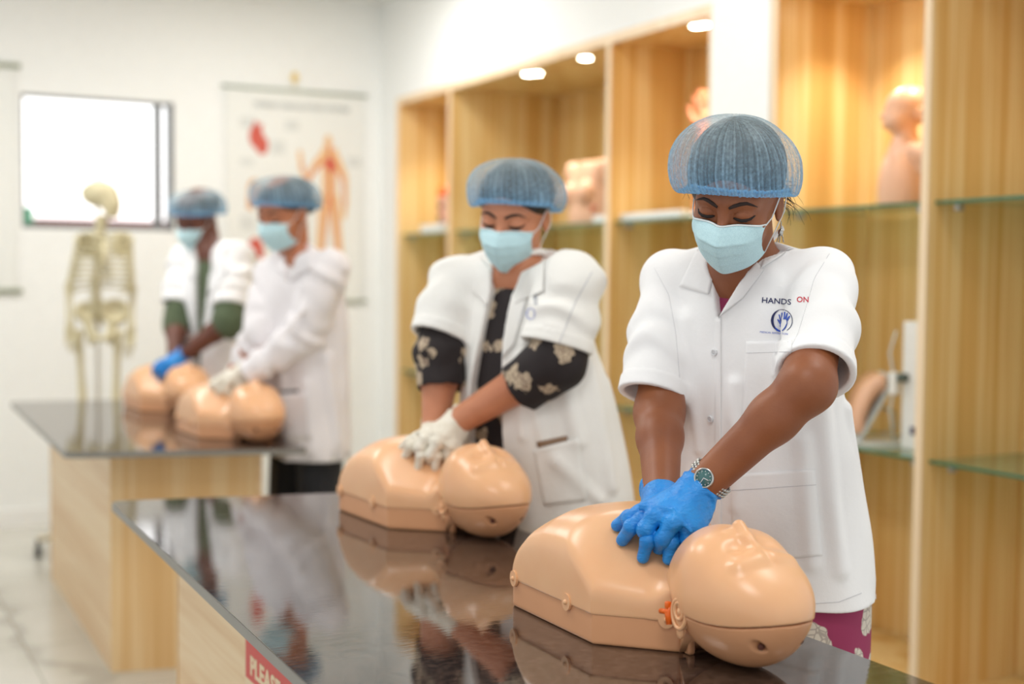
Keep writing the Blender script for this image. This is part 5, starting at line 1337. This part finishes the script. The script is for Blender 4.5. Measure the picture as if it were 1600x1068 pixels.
# injection pad on a stand, tall white panel with tubing, lower shelf
qc = TP(1352, 690, 0, XR+.15); ij = thing('injection_trainer', 'curved skin coloured injection pad on a white slanted stand, lower glass shelf', 'injection trainer', (qc[0], qc[1], ZLo))
cr = MR[0]*[1, 1, 0]; cr = unit(cr)
def arcpad(r0, r1, w_, name, mat, a0=95, a1=175):
    n = 20; V = []; cen = np.array([qc[0], qc[1], ZLo])+cr*.048+np.array([0, 0, .02]); dpv = unit(np.cross([0, 0, 1.], cr))
    for i in range(n+1):
        a = math.radians(a0+(a1-a0)*i/n)
        for r_ in (r0, r1):
            for s in (-1, 1): V.append(cen+cr*math.cos(a)*r_*.62+np.array([0, 0, 1.])*math.sin(a)*r_*1.25+dpv*s*w_)
    f_ = []
    for i in range(n):
        b_ = i*4; c2 = b_+4; f_ += [(b_, c2, c2+1, b_+1), (b_+2, b_+3, c2+3, c2+2), (b_, b_+2, c2+2, c2), (b_+1, c2+1, c2+3, b_+3)]
    f_ += [(0, 1, 3, 2), (n*4, n*4+2, n*4+3, n*4+1)]
    return mesh_obj(name, V, f_, mat, ij)
arcpad(.125, .165, .085, 'skin_pad', 'vinyl_peach')
dpv = unit(np.cross([0, 0, 1.], cr)); c_ = np.array([qc[0], qc[1], ZLo])
def slab(p0, p1, w_, th): 
    p0, p1 = np.array(p0), np.array(p1); n_ = unit(np.cross(unit(p1-p0), dpv))*th; return [p0+dpv*w_-n_, p0-dpv*w_-n_, p0-dpv*w_+n_, p0+dpv*w_+n_, p1+dpv*w_-n_, p1-dpv*w_-n_, p1-dpv*w_+n_, p1+dpv*w_+n_]
m = MB(); m.add(slab(c_-cr*.045+[0, 0, .008], c_+cr*.070+[0, 0, .225], .09, .006), [(0, 3, 2, 1), (4, 5, 6, 7), (0, 1, 5, 4), (1, 2, 6, 5), (2, 3, 7, 6), (3, 0, 4, 7)])
m.build('slanted_plate', 'clear_tube', ij, smooth=False)
m = MB(); m.add(slab(c_-cr*.06+[0, 0, .006], c_+cr*.16+[0, 0, .006], .09, .006), [(0, 3, 2, 1), (4, 5, 6, 7), (0, 1, 5, 4), (1, 2, 6, 5), (2, 3, 7, 6), (3, 0, 4, 7)]); m.build('base', 'white_plastic', ij, smooth=False)
MB().tube([c_+cr*.03+[0, 0, .12], c_+cr*.09+[0, 0, .10], c_+cr*.10+[0, 0, .05], c_+cr*.05+[0, 0, .03], c_+cr*.12+[0, 0, .02]], .004, 8).build('tubing', 'clear_tube', ij)
wp = TP(1435, 700, 0, XR+.16); wt_ = thing('drip_trainer', 'tall white panel with clear tubing standing on the lower glass shelf', 'training panel', (wp[0], wp[1], ZLo))
a_, b_ = TP(1420, 600, 0, XR+.16), TP(1449, 600, 0, XR+.16)
MB().box((XR+.13, b_[1], ZLo), (XR+.19, a_[1], ZLo+.40), .006).build('panel', 'white_plastic', wt_, smooth=False)
q = np.array([XR+.115, a_[1]+.012, ZLo]); MB().tube([q+[0, 0, .37], q+[-.012, .015, .30], q+[0, .0, .21], q+[-.01, .01, .12], q+[0, 0, .02]], .0035, 8).build('tubing', 'clear_tube', wt_)
MB().box(q+[-.014, -.012, .17], q+[.012, .014, .24], .004).build('clamp', 'white_plastic', wt_, smooth=False)
MB().cyl(q+[-.01, -.03, .225], q+[.016, -.03, .225], .014, 16).build('valve', 'green_print', wt_)
MB().box((XR+.127, b_[1]+.012, ZLo+.05), (XR+.131, b_[1]+.035, ZLo+.075)).build('blue_mark', 'logo_navy', wt_, smooth=False)
print('end', time.time()-T0)
